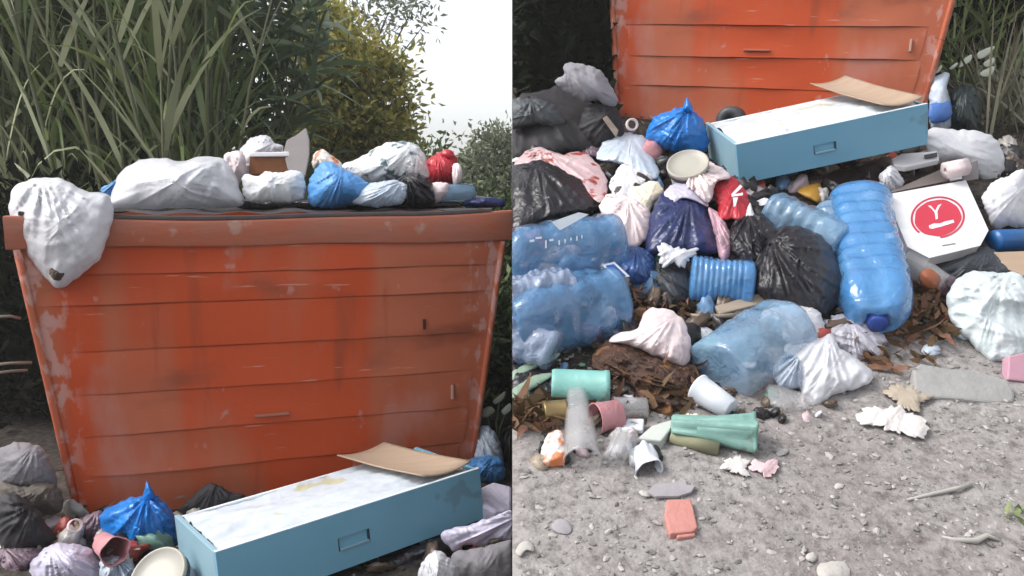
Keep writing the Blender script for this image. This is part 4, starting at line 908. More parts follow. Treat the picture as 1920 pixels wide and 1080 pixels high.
o = revolve('paper_roll', [(0, .3), (0, 1), (1, 1), (1, .3), (.5, .28), (0, .3)], P0, P1, 16 / F * 2.5, R, PINKW, capped=False, wr=.002); tag(o, 'pinkish white paper roll behind the pizza box', 'roll')
o, _, _ = slab('paper_sheet', [(1800, 310), (1834, 300), (1836, 336), (1806, 340)], R, .004, GREYCARD, depth=2.52); tag(o, 'grey card flap beside the paper roll', 'cardboard')
bag('white cloth bag at the picture edge above the blue drum', [(1842, 372), (1856, 346), (1880, 334), (1925, 322), (1930, 420), (1890, 424), (1868, 430), (1852, 405)], R, .06, WHITE, depth=2.42, wr=.009, gather=.4, freq=.6)
o = revolve('plastic_drum', [(0, .01), (0, .9), (.04, 1), (1, 1)] + [(1, .01)], C(1862, 452, 2.34), C(1990, 446, 2.40), 21 / F * 2.35, R, mat('deep blue plastic', (.01, .10, .30), (.008, .08, .25), rough=.35)); tag(o, 'deep blue plastic drum lying at the picture edge', 'drum')
o, _, _ = slab('cardboard_sheet', [(1862, 472), (1930, 470), (1930, 520), (1880, 500)], R, .006, TAN, lift=.05); tag(o, 'tan cardboard sheet at the picture edge under the blue drum', 'cardboard')
bag('dark slate sack beneath the pizza box', [(1740, 500), (1800, 480), (1850, 462), (1890, 490), (1915, 510), (1880, 525), (1800, 530), (1760, 522)], R, .05, mat('slate film dark', (.03, .035, .045), (.045, .05, .06), rough=.5, bump=.3), lift=.02)
# pizza box
lid = [(1660, 366), (1812, 336), (1853, 433), (1838, 461), (1744, 482), (1702, 462)]
c0 = (1757, 415); dcen = float(surf(*c0, R)) - .10
def pzd(u, v): return dcen - .0021 * (v - c0[1]) + .00025 * (u - c0[0])
root = empty('pizza_box', C(1757, 470, dcen))
lo, cen, nrm = slab('lid', lid, R, .003, CARTON, root, depths=[pzd(*q) for q in lid], bev=.001)
lidc = cen
lidP = np.array([C(q[0], q[1], pzd(*q)) for q in lid])
def extr(name, pts, t0, t1, m):
    A = np.array(pts) + nrm * t0; B = np.array(pts) + nrm * t1; k = len(pts)
    Fs = [list(range(k)), list(range(2 * k - 1, k - 1, -1))] + [(i, i + k, (i + 1) % k + k, (i + 1) % k) for i in range(k)]
    return obj(name, clampx(np.vstack([A, B]), R), Fs, m, root, smooth=False)
mid = lidP.mean(axis=0)
extr('tray', mid + (lidP - mid) * .985, .004, .036, mat('grey white carton', (.55, .54, .55), (.46, .45, .46), rough=.7))
fl = [(1664, 362), (1700, 346), (1776, 312), (1782, 338)]
slab('back_flap', fl, R, .003, mat('grey brown carton', (.20, .165, .155), (.16, .13, .12), rough=.85), root, depths=[pzd(*q) + .035 for q in fl], bev=0)
fl = [(1776, 314), (1800, 308), (1812, 334), (1782, 339)]
slab('side_flap', fl, R, .003, CARTON, root, depths=[pzd(*q) + .03 for q in fl], bev=0)
def decal(name, pts, m, h=.0012, par=root, dfun=pzd):
    V = np.array([C(q[0], q[1], dfun(*q)) for q in pts]) 
    if dfun is pzd:
        D_ = V - CAM; V = CAM + D_ * (((lidc - CAM) @ nrm) / (D_ @ nrm))[:, None] - nrm * h
    return obj(name, V, [list(range(len(pts)))], m, par, smooth=False)
def ell(cx, cy, rx, ry, n=48, a0=0, a1=2 * math.pi, jit=0, rot=-.12):
    r_ = np.random.default_rng(int(cx + cy + rx)); t = np.linspace(a0, a1, n, endpoint=a1 - a0 < 6.2)
    j = 1 + jit * np.sin(5 * t + 1) + jit * np.sin(9 * t)
    x, y = rx * np.cos(t) * j, ry * np.sin(t) * j
    return [(cx + a_ * math.cos(rot) - b_ * math.sin(rot), cy + a_ * math.sin(rot) + b_ * math.cos(rot)) for a_, b_ in zip(x, y)]
def arcband(cx, cy, r0, r1, asp, a0, a1, n=40):
    o_ = ell(cx, cy, r1, r1 * asp, n, a0, a1); i_ = ell(cx, cy, r0, r0 * asp, n, a0, a1); return o_ + i_[::-1]
decal('logo_disc', ell(1758, 409, 44, 34, jit=.012), LOGO, .0012)
decal('logo_ring', arcband(1758, 408, 47, 51, .77, 2.45, 2.45 + 5.4, 60), LOGO, .0012)
decal('logo_letter', [(1739, 387), (1744, 386), (1753, 396), (1758, 386), (1765, 383), (1760, 391), (1757, 398), (1758, 411), (1754, 413), (1752, 400), (1747, 393)], CARTON, .0020)
decal('logo_stroke', [(1741, 424), (1750, 420), (1762, 420), (1772, 416), (1787, 413), (1789, 418), (1777, 422), (1764, 426), (1748, 430), (1742, 429)], CARTON, .0020)
decal('lid_tab', [(1766, 460), (1791, 456), (1791, 458), (1766, 462)], GREYCARD, .0012)
tag(root, 'white pizza box with round red logo lying on the spilled rubbish', 'box')

# crumpled wrappers packed into the gaps of the heap
def filler(name, pts, side, label, seed):
    r_ = np.random.default_rng(seed); parts = []
    th_ = np.arange(18) / 18 * 2 * math.pi
    for p_ in pts:
        sz = r_.uniform(.018, .055) if name != 'small_litter' else r_.uniform(.008, .022); A3 = r_.normal(size=(3, 3)); q_, _ = np.linalg.qr(A3); sc_ = sz * np.array([1, r_.uniform(.5, 1), r_.uniform(.25, .6)])
        V_ = [];
        for ph_ in np.linspace(.12, math.pi - .12, 10):
            rr_ = 1 + .55 * (vnoise(th_ / 6.2832 * 4 + 3, np.full(18, ph_ * 2.2), np.random.default_rng(int(r_.integers(99)))) - .5) + .25 * r_.normal(size=18) * .5
            V_.append(np.c_[np.sin(ph_) * np.cos(th_) * rr_, np.sin(ph_) * np.sin(th_) * rr_, np.cos(ph_) * rr_])
        V_ = (np.vstack(V_) * sc_) @ q_.T + p_
        F_ = [(i_ * 18 + a_, i_ * 18 + (a_ + 1) % 18, (i_ + 1) * 18 + (a_ + 1) % 18, (i_ + 1) * 18 + a_) for i_ in range(9) for a_ in range(18)] + [list(range(18))[::-1], [9 * 18 + a_ for a_ in range(18)]]
        parts.append((V_, F_))
    V_, F_ = merge(parts)
    return tag(obj(name, clampx(V_, side), F_, FILLM), label, 'wrappers', kind='stuff')
FILLM = bpy.data.materials.new('mixed wrappers'); FILLM.use_nodes = True
_n = FILLM.node_tree; _p = _n.nodes['Principled BSDF']; _g = _n.nodes.new('ShaderNodeNewGeometry'); _r = _n.nodes.new('ShaderNodeValToRGB'); _r.color_ramp.interpolation = 'CONSTANT'
_e = _r.color_ramp.elements; _e[0].position = 0; _e[0].color = (.02, .018, .02, 1); _e[1].position = .34; _e[1].color = (.55, .56, .6, 1)
for _q, _c in ((.46, (.30, .24, .18, 1)), (.58, (.10, .07, .05, 1)), (.70, (.14, .26, .44, 1)), (.78, (.40, .38, .36, 1)), (.88, (.34, .06, .05, 1)), (.92, (.50, .40, .42, 1)), (.97, (.16, .30, .25, 1))):
    _k = _e.new(_q); _k.color = _c
_n.links.new(_g.outputs['Random Per Island'], _r.inputs[0]); _n.links.new(_r.outputs[0], _p.inputs['Base Color']); _p.inputs['Roughness'].default_value = .4
_u = rng.uniform(965, 1915, 620); _v = rng.uniform(265, 650, 620); _k = ~((_u > 1600) & (_v > 560)) & ~((_u > 1640) & (_v > 320)) & ~((_u > 1385) & (_u < 1660) & (_v < 360) & (rng.random(620) < .4))
_u, _v = _u[_k], _v[_k]
filler('crumpled_wrappers', C(_u, _v, surf(_u, _v, 'R') - rng.uniform(0, .05, len(_u))), R, 'mixed crumpled wrappers packed into the gaps of the spill', 77)
_u = rng.uniform(965, 1560, 110); _v = rng.uniform(650, 870, 110); _k = (_v < 790) | (_u < 1230); _u, _v = _u[_k], _v[_k]
o = filler('small_litter', C(_u, _v, surf(_u, _v, 'R') - .008), R, 'small broken bits of litter around the cups at the foot of the spill', 78); o.scale = (1, 1, 1)
_u = rng.uniform(10, 960, 90); _v = rng.uniform(960, 1075, 90)
filler('crumpled_wrappers', C(_u, _v, surf(_u, _v, 'L')), 'L', 'mixed crumpled wrappers on the soil around the drawer and the reed-backed bin', 79)
# left part of the heap
bag('black bin bag sprawled at the seam edge of the heap above the labelled bottle', [(950, 330), (985, 306), (1010, 300), (1060, 320), (1095, 345), (1122, 382), (1100, 400), (1050, 410), (1000, 425), (950, 450)], R, .09, BLACKB, lift=.08, wr=.012, freq=.7)
bag('red and white crumpled bag above the black bin bag', [(965, 310), (985, 284), (1010, 276), (1050, 288), (1090, 285), (1115, 300), (1140, 345), (1130, 378), (1108, 370), (1080, 340), (1030, 312), (990, 302)], R, .05, REDWHITE, lift=.12, wr=.012, freq=1.4)
bag('mauve bag tucked under the black tarpaulin', [(1072, 280), (1090, 262), (1120, 258), (1145, 268), (1142, 292), (1105, 296), (1080, 294)], R, .05, MAUVE, lift=.10, na=64, nr=14)
bag('rounded white bag with blue tint beside the pink cup', [(1118, 294), (1130, 268), (1158, 252), (1190, 250), (1212, 262), (1220, 290), (1236, 318), (1226, 336), (1190, 322), (1160, 306), (1130, 302)], R, .07, WHITE2, lift=.14, wr=.006, freq=.9)
cup('dusty pink cup beside the bright blue bag on the heap', (1218, 290), (1238, 262), 24, R, PINK, lift=(.16, .14), wr=.003, dent=.1)
tub('beige-lidded round tub at the corner of the drawer above the pizza box', (1290, 312), 37, 2.42, R, (-.25, -.62, .70), 'round tubs with beige lids')
bag('black and white patched cloth in the middle of the heap', [(1142, 352), (1150, 330), (1168, 308), (1196, 318), (1222, 330), (1214, 350), (1190, 356), (1180, 372), (1158, 372)], R, .05, COW, name='patterned_cloth', cat='cloth', lift=.15, wr=.008)
bag('cream cloth next to the navy bag', [(1176, 348), (1200, 344), (1230, 340), (1244, 358), (1224, 385), (1212, 420), (1190, 410), (1178, 378)], R, .05, CREAM, name='cloth_scrap', cat='cloth', lift=.13)
bag('pinkish white bag beside the labelled blue bottle', [(1124, 388), (1138, 366), (1170, 366), (1205, 380), (1222, 410), (1214, 445), (1190, 466), (1160, 455), (1142, 420)], R, .07, PINKW, lift=.11, wr=.009)
bag('shiny navy bag in the middle of the heap', [(1210, 450), (1222, 400), (1236, 366), (1262, 358), (1300, 366), (1325, 390), (1340, 430), (1352, 470), (1310, 478), (1260, 474), (1218, 480)], R, .09, NAVY, lift=.11, wr=.010, freq=.8, group='dark bags')
bag('lilac cloth band over the navy bag', [(1244, 362), (1262, 346), (1290, 344), (1318, 366), (1328, 388), (1300, 376), (1276, 370), (1262, 386), (1250, 372)], R, .03, LILAC, name='cloth_scrap', cat='cloth', lift=.22, na=72, nr=14)
bag('white crumpled paper bag under the round tub', [(1284, 330), (1300, 312), (1330, 304), (1358, 318), (1370, 334), (1344, 342), (1330, 380), (1308, 366), (1290, 350)], R, .05, PINKW, lift=.27, wr=.012, freq=1.5)
o = bag('red plastic bag with white strokes at the corner of the drawer', [(1336, 344), (1352, 332), (1378, 334), (1400, 362), (1410, 396), (1404, 414), (1376, 412), (1350, 410), (1344, 380)], R, .04, REDB, lift=.18, wr=.005)
def dbag(u, v): return float(surf(1375, 375, R)) - .18 - .053 - .0008 * (v - 375)
decal('print_stroke', [(1371, 364), (1388, 346), (1392, 350), (1378, 364), (1393, 361), (1393, 366), (1372, 369)], WPRINT, 0, o, dbag)
decal('print_stroke', [(1374, 370), (1384, 370), (1380, 384), (1376, 396)], WPRINT, 0, o, dbag)
bag('white plastic loop beside the red bag', [(1398, 404), (1406, 380), (1412, 396), (1420, 408), (1414, 418), (1402, 416)], R, .015, WHITE, name='plastic_loop', cat='plastic', lift=.17, na=44, nr=8)
bag('pink striped bag between the navy bag and the red bag', [(1328, 392), (1346, 398), (1362, 420), (1372, 450), (1366, 482), (1350, 486), (1340, 440)], R, .04, bagmat('pale pink film', (.62, .42, .48), (.50, .28, .34)), lift=.12, wr=.010)
bag('mustard plastic crate corner under the drawer', [(1496, 360), (1506, 350), (1536, 344), (1542, 362), (1536, 380), (1514, 372)], R, .03, YELLOW, name='plastic_scrap', cat='scrap', lift=.06, na=40, nr=8, wr=.003)
bag('dark red brown fill standing in for the shaded hollow under the drawer', [(1400, 370), (1450, 350), (1520, 335), (1600, 310), (1660, 300), (1655, 345), (1600, 365), (1520, 385), (1440, 392)], R, .05, mat('dark red brown', (.028, .008, .008), (.016, .008, .009), rough=.7, bump=.3), lift=-.02)  # dark body added, its colour stands in for the hollow's shade
# bottles
o, P0, P1, RR = bottle('blue water bottle with pale label lying at the seam', (1160, 452), (935, 492), 66, R, PET, lift=(.10, .12), bare=True, ribs=3, wr=.003)
def dlab(u, v): return dep(P0) + (1160 - u) / 225.0 * (dep(P1) - dep(P0)) - RR * .995
decal('label', [(1034, 416), (1085, 398), (1104, 402), (1050, 432)], WPRINT, 0, o, lambda u, v: dlab(u, v) + .012)
for q in [(993, 452, 9, 5), (1004, 446, 12, 3), (1022, 458, 3, 14), (1030, 450, 8, 3), (1047, 455, 3, 8), (1058, 453, 3, 8), (1069, 450, 3, 8), (1080, 447, 3, 8), (1090, 444, 2, 6)]:
    decal('label_print', [(q[0], q[1] - q[3] / 2), (q[0] + q[2], q[1] - q[3] / 2 - 1), (q[0] + q[2], q[1] + q[3] / 2), (q[0], q[1] + q[3] / 2 + 1)], WPRINT, 0, o, lambda u, v: dlab(u, v) - .0015)
bottle('blue crushed bottle below the labelled one', (1150, 560), (940, 620), 78, R, PET, lift=(.07, .10), bare=True, ribs=4, wr=.010, dent=.12)
bottle('grey blue crumpled bottle at the seam', (1075, 545), (930, 570), 52, R, PETG, lift=(.17, .17), bare=True, ribs=6, wr=.010)
bottle('pale bottle shoulder at the seam above the mint cup', (1045, 660), (930, 610), 46, R, PETG, lift=(.09, .13), bare=True, ribs=3, wr=.006)
o, _, _ = slab('thin_card', [(1128, 496), (1152, 490), (1182, 518), (1158, 522)], R, .004, WHITE2, lift=.13); tag(o, 'thin pale-edged card standing against the crushed bottle', 'card')
slab('opening', [(1136, 498), (1151, 495), (1173, 516), (1159, 518)], R, .002, CAPB, o, lift=.136, bev=0)
bag('deep blue plastic fold below the pinkish white bag', [(1150, 490), (1180, 462), (1215, 470), (1230, 500), (1215, 530), (1180, 530), (1160, 510)], R, .05, bagmat('deep blue film', (.03, .09, .26), (.02, .06, .2)), lift=.07)
bottle('blue bottle lying behind the black bin bag', (1440, 395), (1580, 462), 46, R, PETL, lift=(.10, .10), cap=False, bare=True, ribs=5, wr=.004)
o, P0, P1, RR = bottle('tall bright blue bottle upended beside the pizza box, cap downwards', (1610, 370), (1646, 610), 58, R, PET, lift=(.10, .09), ribs=8, wr=.006, shoulder=.80)
PETB = mat('bright blue bottle plastic', (.11, .34, .68), (.07, .27, .62), scale=8, rough=.08, bump=.25, bscale=16, crinkle=9, alpha=.68, coat=1.0)
o.data.materials[0] = PETB
def dlab2(u, v): return dep(P0) + (v - 372) / 246.0 * (dep(P1) - dep(P0)) - RR * .93
decal('label', [(1654, 412), (1668, 410), (1676, 432), (1656, 436)], INK, 0, o, lambda u, v: dlab2(u, v) + .018)
decal('label', [(1659, 438), (1676, 434), (1678, 446), (1661, 448)], WPRINT, 0, o, lambda u, v: dlab2(u, v) + .018)
bottle('pale blue bottle half hidden behind the tall bright one', (1560, 395), (1590, 470), 34, R, PETL, lift=(.05, .05), bare=True, ribs=4)
bottle('ribbed blue bottle beside the black bin bag', (1292, 520), (1412, 532), 46, R, PETB, lift=(.08, .09), bare=True, ribs=9, shoulder=.85, wr=.002)
# black bags
knotbag('large glossy black bin bag with tied neck in front of the drawer', [(1420, 480), (1436, 446), (1470, 424), (1510, 426), (1545, 448), (1570, 484), (1582, 524), (1574, 566), (1552, 594), (1505, 590), (1450, 574), (1418, 546), (1412, 510)], (1446, 446), R, .12, BLACKB,
        [(1426, 450), (1436, 428), (1456, 430), (1462, 452), (1448, 466)], lift=.10, wr=.012, group='dark bags', kfold=17)
bag('black bag tail between the red bag and the tied bin bag', [(1368, 440), (1376, 415), (1404, 402), (1430, 400), (1450, 425), (1448, 470), (1432, 500), (1410, 520), (1390, 495), (1372, 470)], R, .07, BLACKB, lift=.11, wr=.014, freq=1.2, group='dark bags')
bag('black bag slipping down behind the ribbed bottle', [(1385, 490), (1420, 490), (1445, 520), (1450, 565), (1425, 575), (1400, 555)], R, .05, BLACKB, lift=.05, group='dark bags')
bag('white torn film over the navy bag', [(1232, 470), (1246, 456), (1262, 462), (1285, 468), (1308, 464), (1298, 482), (1282, 500), (1262, 494), (1244, 500)], R, .025, WHITE, name='torn_film', cat='film', lift=.14, na=72, nr=12, wr=.010)
bag('dark blue grey sack behind the ribbed bottle', [(1222, 500), (1250, 490), (1290, 500), (1300, 540), (1280, 570), (1244, 560)], R, .05, mat('slate film dark', (.03, .035, .045)), lift=.05)
# middle of the heap
o, _, _ = slab('wood_strip', [(1340, 573), (1436, 546), (1442, 556), (1440, 566), (1350, 588)], R, .015, WOOD, lift=.09); tag(o, 'flat pale wooden stick beside the black bin bag', 'wood')
V, Fs = tube_pts([pt(1295, 592, R, .06), pt(1340, 594, R, .07), pt(1390, 590, R, .07)], .006); tag(obj('thin_stick', V, Fs, WOOD), 'thin pale stick under the flat wooden one', 'stick')
bag('white stained cloth lump on the brown rot', [(1142, 640), (1158, 625), (1196, 615), (1206, 590), (1226, 576), (1258, 582), (1284, 606), (1296, 640), (1292, 672), (1276, 688), (1236, 670), (1200, 655), (1165, 645)], R, .07, PINKW, name='cloth_bundle', cat='cloth', lift=.09, wr=.010)
bag('rotting brown mass below the white cloth lump', [(1108, 672), (1124, 650), (1150, 636), (1190, 650), (1240, 672), (1290, 680), (1314, 700), (1310, 750), (1285, 785), (1240, 790), (1200, 770), (1190, 730), (1150, 705), (1118, 696)], R, .05, BROWNF, name='rotten_heap', cat='waste', lift=.03, wr=.03, freq=1.8)
leafpile(1115, 1310, 645, 780, 120, 'brown peelings and leaves on the rotting mass')
b, P0, P1, RR = bottle('rounded translucent blue bottle lying above the white cup', (1475, 610), (1345, 700), 72, R, PETL, lift=(.08, .05), bare=True, ribs=2, sup=2.2, wr=.004, shoulder=.62, dent=.05)
bag('bright white bag behind the rounded bottle', [(1428, 590), (1450, 576), (1490, 572), (1530, 580), (1546, 606), (1540, 636), (1500, 648), (1470, 640), (1462, 615)], R, .06, WHITE, lift=.10, wr=.008)
bag('white crumpled plastic bag spread on the gravel edge', [(1468, 652), (1500, 640), (1535, 626), (1560, 622), (1572, 650), (1600, 668), (1630, 690), (1636, 710), (1605, 730), (1560, 742), (1530, 762), (1505, 748), (1490, 700)], R, .05, WHITE, lift=.05, wr=.016, freq=1.2, gather=1.0)
bag('pale blue crumpled film beside the rounded bottle', [(1450, 690), (1470, 665), (1500, 660), (1520, 690), (1512, 720), (1480, 730), (1455, 718)], R, .04, WHITE2, lift=.05, wr=.012)
bag('cloudy plastic cup remains under the white crumpled bag', [(1438, 725), (1462, 722), (1500, 735), (1528, 745), (1510, 768), (1470, 770), (1444, 758)], R, .03, CLEARG, name='crushed_cup', cat='cup', lift=.02, wr=.008)
bag('translucent wrap below the tall bright blue bottle', [(1546, 600), (1570, 590), (1600, 598), (1640, 606), (1660, 640), (1655, 672), (1628, 662), (1605, 682), (1580, 660), (1552, 630)], R, .03, bagmat('lilac clear wrap', (.56, .55, .62), (.46, .45, .52), alpha=.8), name='plastic_wrap', cat='film', lift=.03, wr=.014, freq=1.4)
P0 = pt(1770, 535, R, .05); P1 = pt(1694, 488, R, .07)
o = revolve('plastic_cup', [(0, .01), (0, .75), (.03, .8), (.9, 1), (1, 1), (1, .96), (.1, .74), (.1, .01)], P0, P1, 27 / F * dep(P0), R, CLEARG, wr=.002); tag(o, 'clear plastic cup with food remains between bottle and pizza box', 'cup')
puff('food_remains', [(1722, 520), (1734, 504), (1752, 508), (1764, 524), (1752, 542), (1732, 538)], R, .02, mat('tomato mush', (.36, .10, .04), (.24, .08, .03), rough=.5, bump=.5), o, depth=dep(P0) - .05, na=40, nr=8, wr=.006)
bag('mauve grey sack under the clear cup', [(1750, 520), (1775, 500), (1800, 520), (1792, 545), (1770, 560), (1752, 545)], R, .04, MAUVE, lift=.01, na=60, nr=12)
bag('large pale crumpled white bag at the picture edge on the gravel', [(1774, 560), (1788, 530), (1815, 512), (1860, 510), (1925, 528), (1930, 680), (1880, 678), (1850, 672), (1816, 640), (1786, 605)], R, .06, bagmat('pale mint film', (.72, .78, .80), (.58, .66, .68), translucent=.15, third=(.03, .04, .04), tscale=9, tthr=.66), lift=.05, wr=.026, gather=.8, freq=.8)
o, _, _ = slab('concrete_slab', [(1712, 692), (1726, 680), (1790, 692), (1830, 694), (1890, 712), (1904, 738), (1902, 752), (1870, 756), (1800, 748), (1716, 742)], R, .045, STONE, lift=.035, tilt=.6, bev=.006); tag(o, 'long rough grey concrete slab on the gravel', 'slab')
o, _, _ = slab('pink_carton', [(1892, 668), (1925, 660), (1925, 716), (1890, 712)], R, .03, PINKBOX, lift=.05, tilt=.2); tag(o, 'pink carton cut by the picture edge beside the concrete slab', 'carton')
bag('white torn paper lying flat on the gravel', [(1604, 782), (1618, 766), (1650, 764), (1680, 762), (1700, 772), (1722, 778), (1740, 800), (1736, 820), (1690, 814), (1660, 802), (1622, 796)], R, .012, TISSUE, name='torn_paper', cat='paper', lift=.012, tilt=1, wr=.008, flat=.5)
bag('beige crumpled paper above the white torn paper', [(1656, 732), (1680, 722), (1708, 724), (1745, 744), (1730, 756), (1716, 772), (1690, 764), (1672, 748)], R, .02, mat('beige paper', (.40, .34, .27), (.30, .25, .20), rough=.9, bump=.4), name='torn_paper', cat='paper', lift=.012, tilt=1, wr=.014)
for q, lab in [((1810, 625), 'small mint plastic shard beside the large pale bag'), ((1745, 655), 'white bottle lid among the twigs by the concrete slab')]:
    bag(lab, [(q[0] - 18, q[1] + 4), (q[0] - 8, q[1] - 10), (q[0] + 14, q[1] - 7), (q[0] + 18, q[1] + 8), (q[0] - 2, q[1] + 13)], R, .015, WHITE2, name='plastic_shard', cat='scrap', lift=.01, na=40, nr=8)
# cups at the near edge
CUPM = [(0, .01), (0, .93), (.03, .98), (.08, 1), (.9, .98), (.92, 1.03), (1, 1.03), (1, .95), (.5, .93), (.06, .9), (.06, .01)]
cup('mint green cup lying by the rotting mass', (1034, 724), (1142, 728), 33, R, MINT, lift=(.05, .05), prof=CUPM)
cup('tall cloudy clear cup lying across the pink one', (1082, 740), (1092, 868), 34, R, CLEARG, lift=(.05, .02), prof=CUP, wr=.002)
cup('pink paper cup lying below the mint green one', (1160, 778), (1116, 786), 30, R, PINK, lift=(.04, .045), prof=CUPS)
cup('cloudy clear cup beside the pink paper cup', (1212, 766), (1150, 766), 22, R, CLEARG, lift=(.03, .035), prof=CUPS)
cup('white paper cup leaning against the rounded bottle', (1372, 768), (1308, 728), 29, R, WHITEP, lift=(.035, .06), prof=CUP)
cup('crumpled green plastic cup with dark mouth on the gravel', (1258, 800), (1415, 814), 36, R, GREENP, lift=(.045, .045), prof=[(0, .01), (0, .42), (.02, .5), (.5, .74), (.95, .98), (.97, 1.04), (1, 1.04), (1, .97), (.9, .93), (.3, .6), (.3, .01)], wr=.008, dent=.10)
P0 = pt(1258, 820, R, .015); P1 = pt(1348, 842, R, .015)
o = revolve('card_tube', [(0, .7), (0, 1), (1, 1), (1, .7), (0, .7)], P0, P1, 13 / F * dep(P0), R, OLIVE, capped=False); tag(o, 'olive card tube under the crumpled green cup', 'tube')
P0 = pt(1018, 775, R, .03); P1 = pt(1062, 772, R, .03)
o = revolve('tin_can', [(0, .01), (0, .9), (.04, 1), (.1, .97), (.9, .97), (.96, 1), (1, .9), (1, .01)], P0, P1, 25 / F * dep(P0), R, GOLD, dent=.06); tag(o, 'dull gold tin lying beside the tall cloudy cup', 'tin')
bag('orange and white wrapper at the foot of the cloudy cup', [(1014, 856), (1018, 832), (1030, 812), (1050, 806), (1060, 830), (1062, 866), (1040, 876), (1018, 872)], R, .025, ORANGEW, name='food_wrapper', cat='wrapper', lift=.02, na=60, nr=12)
cup('crushed clear cup on the gravel below the pink cup', (1150, 862), (1172, 822), 27, R, CLEARG, name='crushed_cup', lift=(.02, .03), wr=.006, dent=.15)
cup('crushed white cup lying nearest on the gravel', (1204, 840), (1218, 882), 24, R, WHITEP, name='crushed_cup', lift=(.025, .015), wr=.005, dent=.2)
bag('small white scrap between the two crushed cups', [(1176, 848), (1192, 838), (1202, 850), (1198, 866), (1182, 866)], R, .015, WHITE2, name='plastic_scrap', cat='scrap', lift=.012, na=40, nr=8)
o, _, _ = slab('white_tile', [(1166, 802), (1176, 784), (1208, 784), (1206, 806)], R, .012, WHITEP, lift=.03); tag(o, 'small white square pot beside the clear cups', 'pot')
o, _, _ = slab('milk_carton', [(1194, 822), (1222, 798), (1266, 784), (1256, 806), (1240, 826)], R, .035, mat('grey green carton', (.55, .58, .54), (.44, .47, .44), rough=.6), lift=.04); tag(o, 'flattened pale green white carton beside the green cup', 'carton')
bag('cream peel scrap above the flattened carton', [(1262, 800), (1280, 780), (1308, 776), (1304, 790), (1280, 804)], R, .015, CREAM, name='peel', cat='scrap', lift=.02, na=44, nr=8)
for q, lab in [([(955, 700), (1000, 676), (1048, 662), (1040, 674), (1000, 692), (955, 718)], 'pale green strap leaf at the seam below the bottles'), ([(955, 735), (1000, 705), (1036, 700), (1020, 716), (955, 752)], 'second pale green strap leaf, the lower of the pair')]:
    bag(lab, q, R, .012, mat('pale green leaf', (.24, .32, .25), (.17, .24, .18), rough=.5), name='strap_leaf', cat='leaf', lift=.04, na=56, nr=10, wr=.004)
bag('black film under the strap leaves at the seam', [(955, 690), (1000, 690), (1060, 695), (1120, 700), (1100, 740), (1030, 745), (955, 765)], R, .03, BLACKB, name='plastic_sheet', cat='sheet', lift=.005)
# loose pieces on the gravel
o, _, _ = slab('brick_piece', [(1250, 936), (1296, 934), (1308, 988), (1300, 996), (1256, 1000), (1246, 964)], R, .018, BRICK, lift=.018, tilt=.95, bev=.003); tag(o, 'flat pink brick piece on the near gravel', 'brick')
slab('chipped_end', [(1268, 1002), (1304, 998), (1304, 1004), (1270, 1008)], R, .01, BRICK, o, lift=.012)
o, _, _ = slab('slate_scrap', [(1214, 922), (1226, 908), (1262, 904), (1284, 896), (1288, 908), (1304, 910), (1296, 922), (1272, 930), (1230, 930)], R, .006, SLATE, lift=.015, tilt=1, bev=.001); tag(o, 'thin grey lilac scrap touching the pink brick piece', 'scrap')
bag('torn white tissue on the gravel', [(1350, 876), (1366, 860), (1386, 856), (1404, 864), (1400, 880), (1408, 894), (1388, 890), (1366, 882)], R, .010, TISSUE, name='tissue', cat='tissue', lift=.010, tilt=1, wr=.009, na=64, nr=12)
bag('torn pink tissue beside the white one', [(1404, 878), (1412, 862), (1432, 866), (1458, 860), (1454, 886), (1440, 894), (1418, 884)], R, .008, PTISSUE, name='tissue', cat='tissue', lift=.009, tilt=1, wr=.008, na=64, nr=12)
V, Fs = tube_pts([pt(1700, 937, R, .006), pt(1745, 927, R, .008), pt(1790, 917, R, .008), pt(1822, 908, R, .007)], [.002, .0038, .0045, .003]); tag(obj('twig', V, Fs, mat('bleached twig', (.42, .40, .37), rough=.9)), 'bleached straight twig on the open gravel', 'twig')
V, Fs = tube_pts([pt(1766, 1006, R, .004), pt(1790, 1012, R, .006), pt(1830, 1014, R, .006), pt(1850, 1004, R, .006), pt(1876, 1014, R, .004)], [.002, .004, .006, .005, .002]); tag(obj('twig', V, Fs, MATS['bleached twig']), 'crooked pale root piece near the bottom edge', 'twig')
def stone(label, outline, T, m, name='stone'):
    bag(label, outline, R, T, m, name=name, cat='stone', lift=T * .35, tilt=1, wr=.003, na=48, nr=10)
stone('broad flat white stone cut by the bottom edge', [(1532, 1062), (1550, 1054), (1580, 1052), (1592, 1064), (1590, 1085), (1540, 1085)], .012, STONEW)
stone('small round white stone above the broad flat one', [(1510, 1046), (1516, 1037), (1528, 1036), (1532, 1048), (1522, 1054)], .010, STONEW)
stone('white bone-shaped stone near the lower seam', [(966, 1034), (976, 1018), (988, 1014), (1000, 1022), (1000, 1034), (986, 1032), (976, 1044)], .010, STONEW)
stone('dark grey stone with tail on the near gravel', [(1034, 985), (1048, 972), (1066, 978), (1072, 996), (1060, 1002), (1040, 996)], .006, SLATE)
stone('pale elongated stone beside the grey lilac scrap', [(1198, 922), (1206, 919), (1220, 926), (1218, 932), (1204, 930)], .006, STONEW)
stone('grey pebble above the pink tissue', [(1454, 848), (1464, 842), (1478, 842), (1474, 852), (1460, 855)], .007, STONE)
stone('pale pebble on the open gravel above the twig', [(1564, 911), (1572, 904), (1582, 908), (1580, 915), (1568, 917)], .008, STONEW)
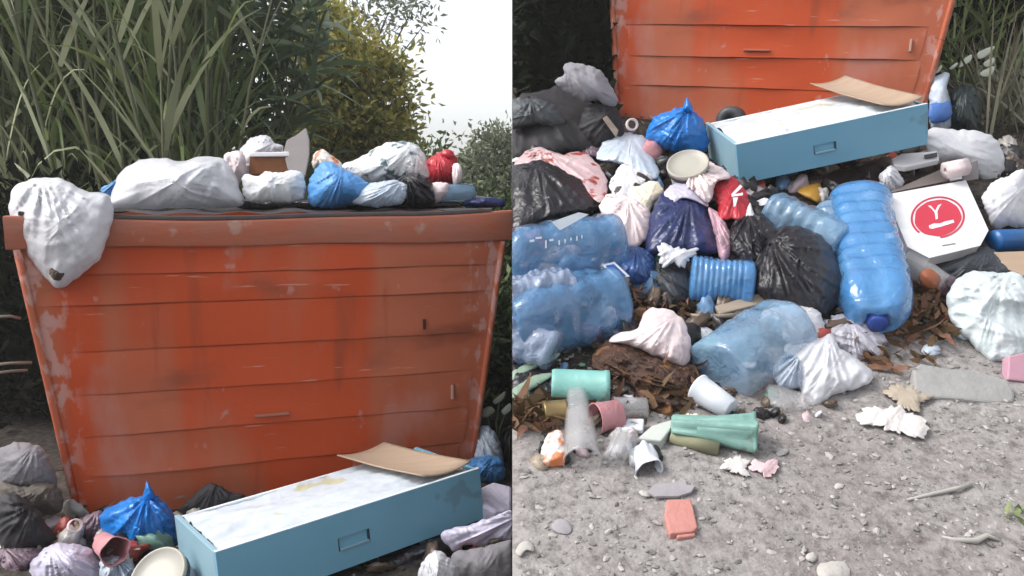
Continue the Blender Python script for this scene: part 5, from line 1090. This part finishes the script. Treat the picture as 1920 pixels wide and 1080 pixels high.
V, Fs = leaves(pt(1900, 965, R, .01)[None].repeat(7, 0) + rng.normal(size=(7, 3)) * .008, rng.normal(size=(7, 3)) + np.array([0, 0, .5]), np.full(7, .03), np.full(7, .014), rng); tag(obj('weed', clampx(V, R), Fs, LEAFM), 'tiny dark green weed at the picture edge', 'weed')
# pale-leaved weeds by the bins
def paleweed(label, tips, stem, d, side):
    root = empty('pale_weed', C(stem[0], stem[1], d))
    for i, q in enumerate(tips):
        c_ = np.array(q, float); a_ = c_.mean(axis=0)
        puff('leaf', q, side, .004, PALELEAF, root, depth=d - .01 * i, na=28, nr=5, wr=.002, edge=.3)
        V, Fs = tube_pts([C(stem[0], stem[1], d), C((stem[0] + a_[0]) / 2 - 6, (stem[1] + a_[1]) / 2, d), C(a_[0], a_[1], d - .01 * i + .003)], .003, 5)
        obj('stem', clampx(V, side), Fs, LEAFD, root)
    return tag(root, label, 'weed', 'pale-leaved weeds')
paleweed('pale-leaved weed on the bank beside the second bin', [[(1834, 98), (1864, 86), (1860, 96), (1846, 108), (1834, 110)], [(1798, 126), (1808, 110), (1822, 102), (1820, 114), (1806, 124)], [(1844, 118), (1862, 108), (1864, 118), (1850, 126)], [(1838, 136), (1864, 124), (1860, 140), (1844, 144)], [(1780, 128), (1792, 118), (1796, 120), (1786, 130)], [(1754, 136), (1764, 122), (1766, 126), (1760, 136)]], (1815, 190), 3.1, R)
paleweed('pale-leaved weed in the gap between first bin and bank', [[(924, 752), (940, 738), (948, 734), (944, 748), (930, 758)], [(940, 770), (956, 756), (958, 768), (946, 778)], [(905, 768), (918, 762), (928, 770), (914, 782), (904, 780)]], (935, 840), 2.7, 'L')
for u_ in range(3):
    V, Fs = tube_pts([C(-10, (594, 684, 700)[u_], 2.6), C(20, (593, 681, 696)[u_], 2.62), C((38, 60, 52)[u_], (597, 680, 694)[u_], 2.65)], .005, 6)
    tag(obj('fallen_stalk', V, Fs, mat('grey stalk', (.20, .18, .15), rough=.9)), ('pale fallen stalk beside the bin, topmost of three', 'pale fallen stalk beside the bin, middle one of three', 'pale fallen stalk beside the bin, lowest of three')[u_], 'stalk', 'fallen stalks')
for o in bpy.data.objects:
    if '_org' in o: del o['_org']
    if '_pl' in o: del o['_pl']
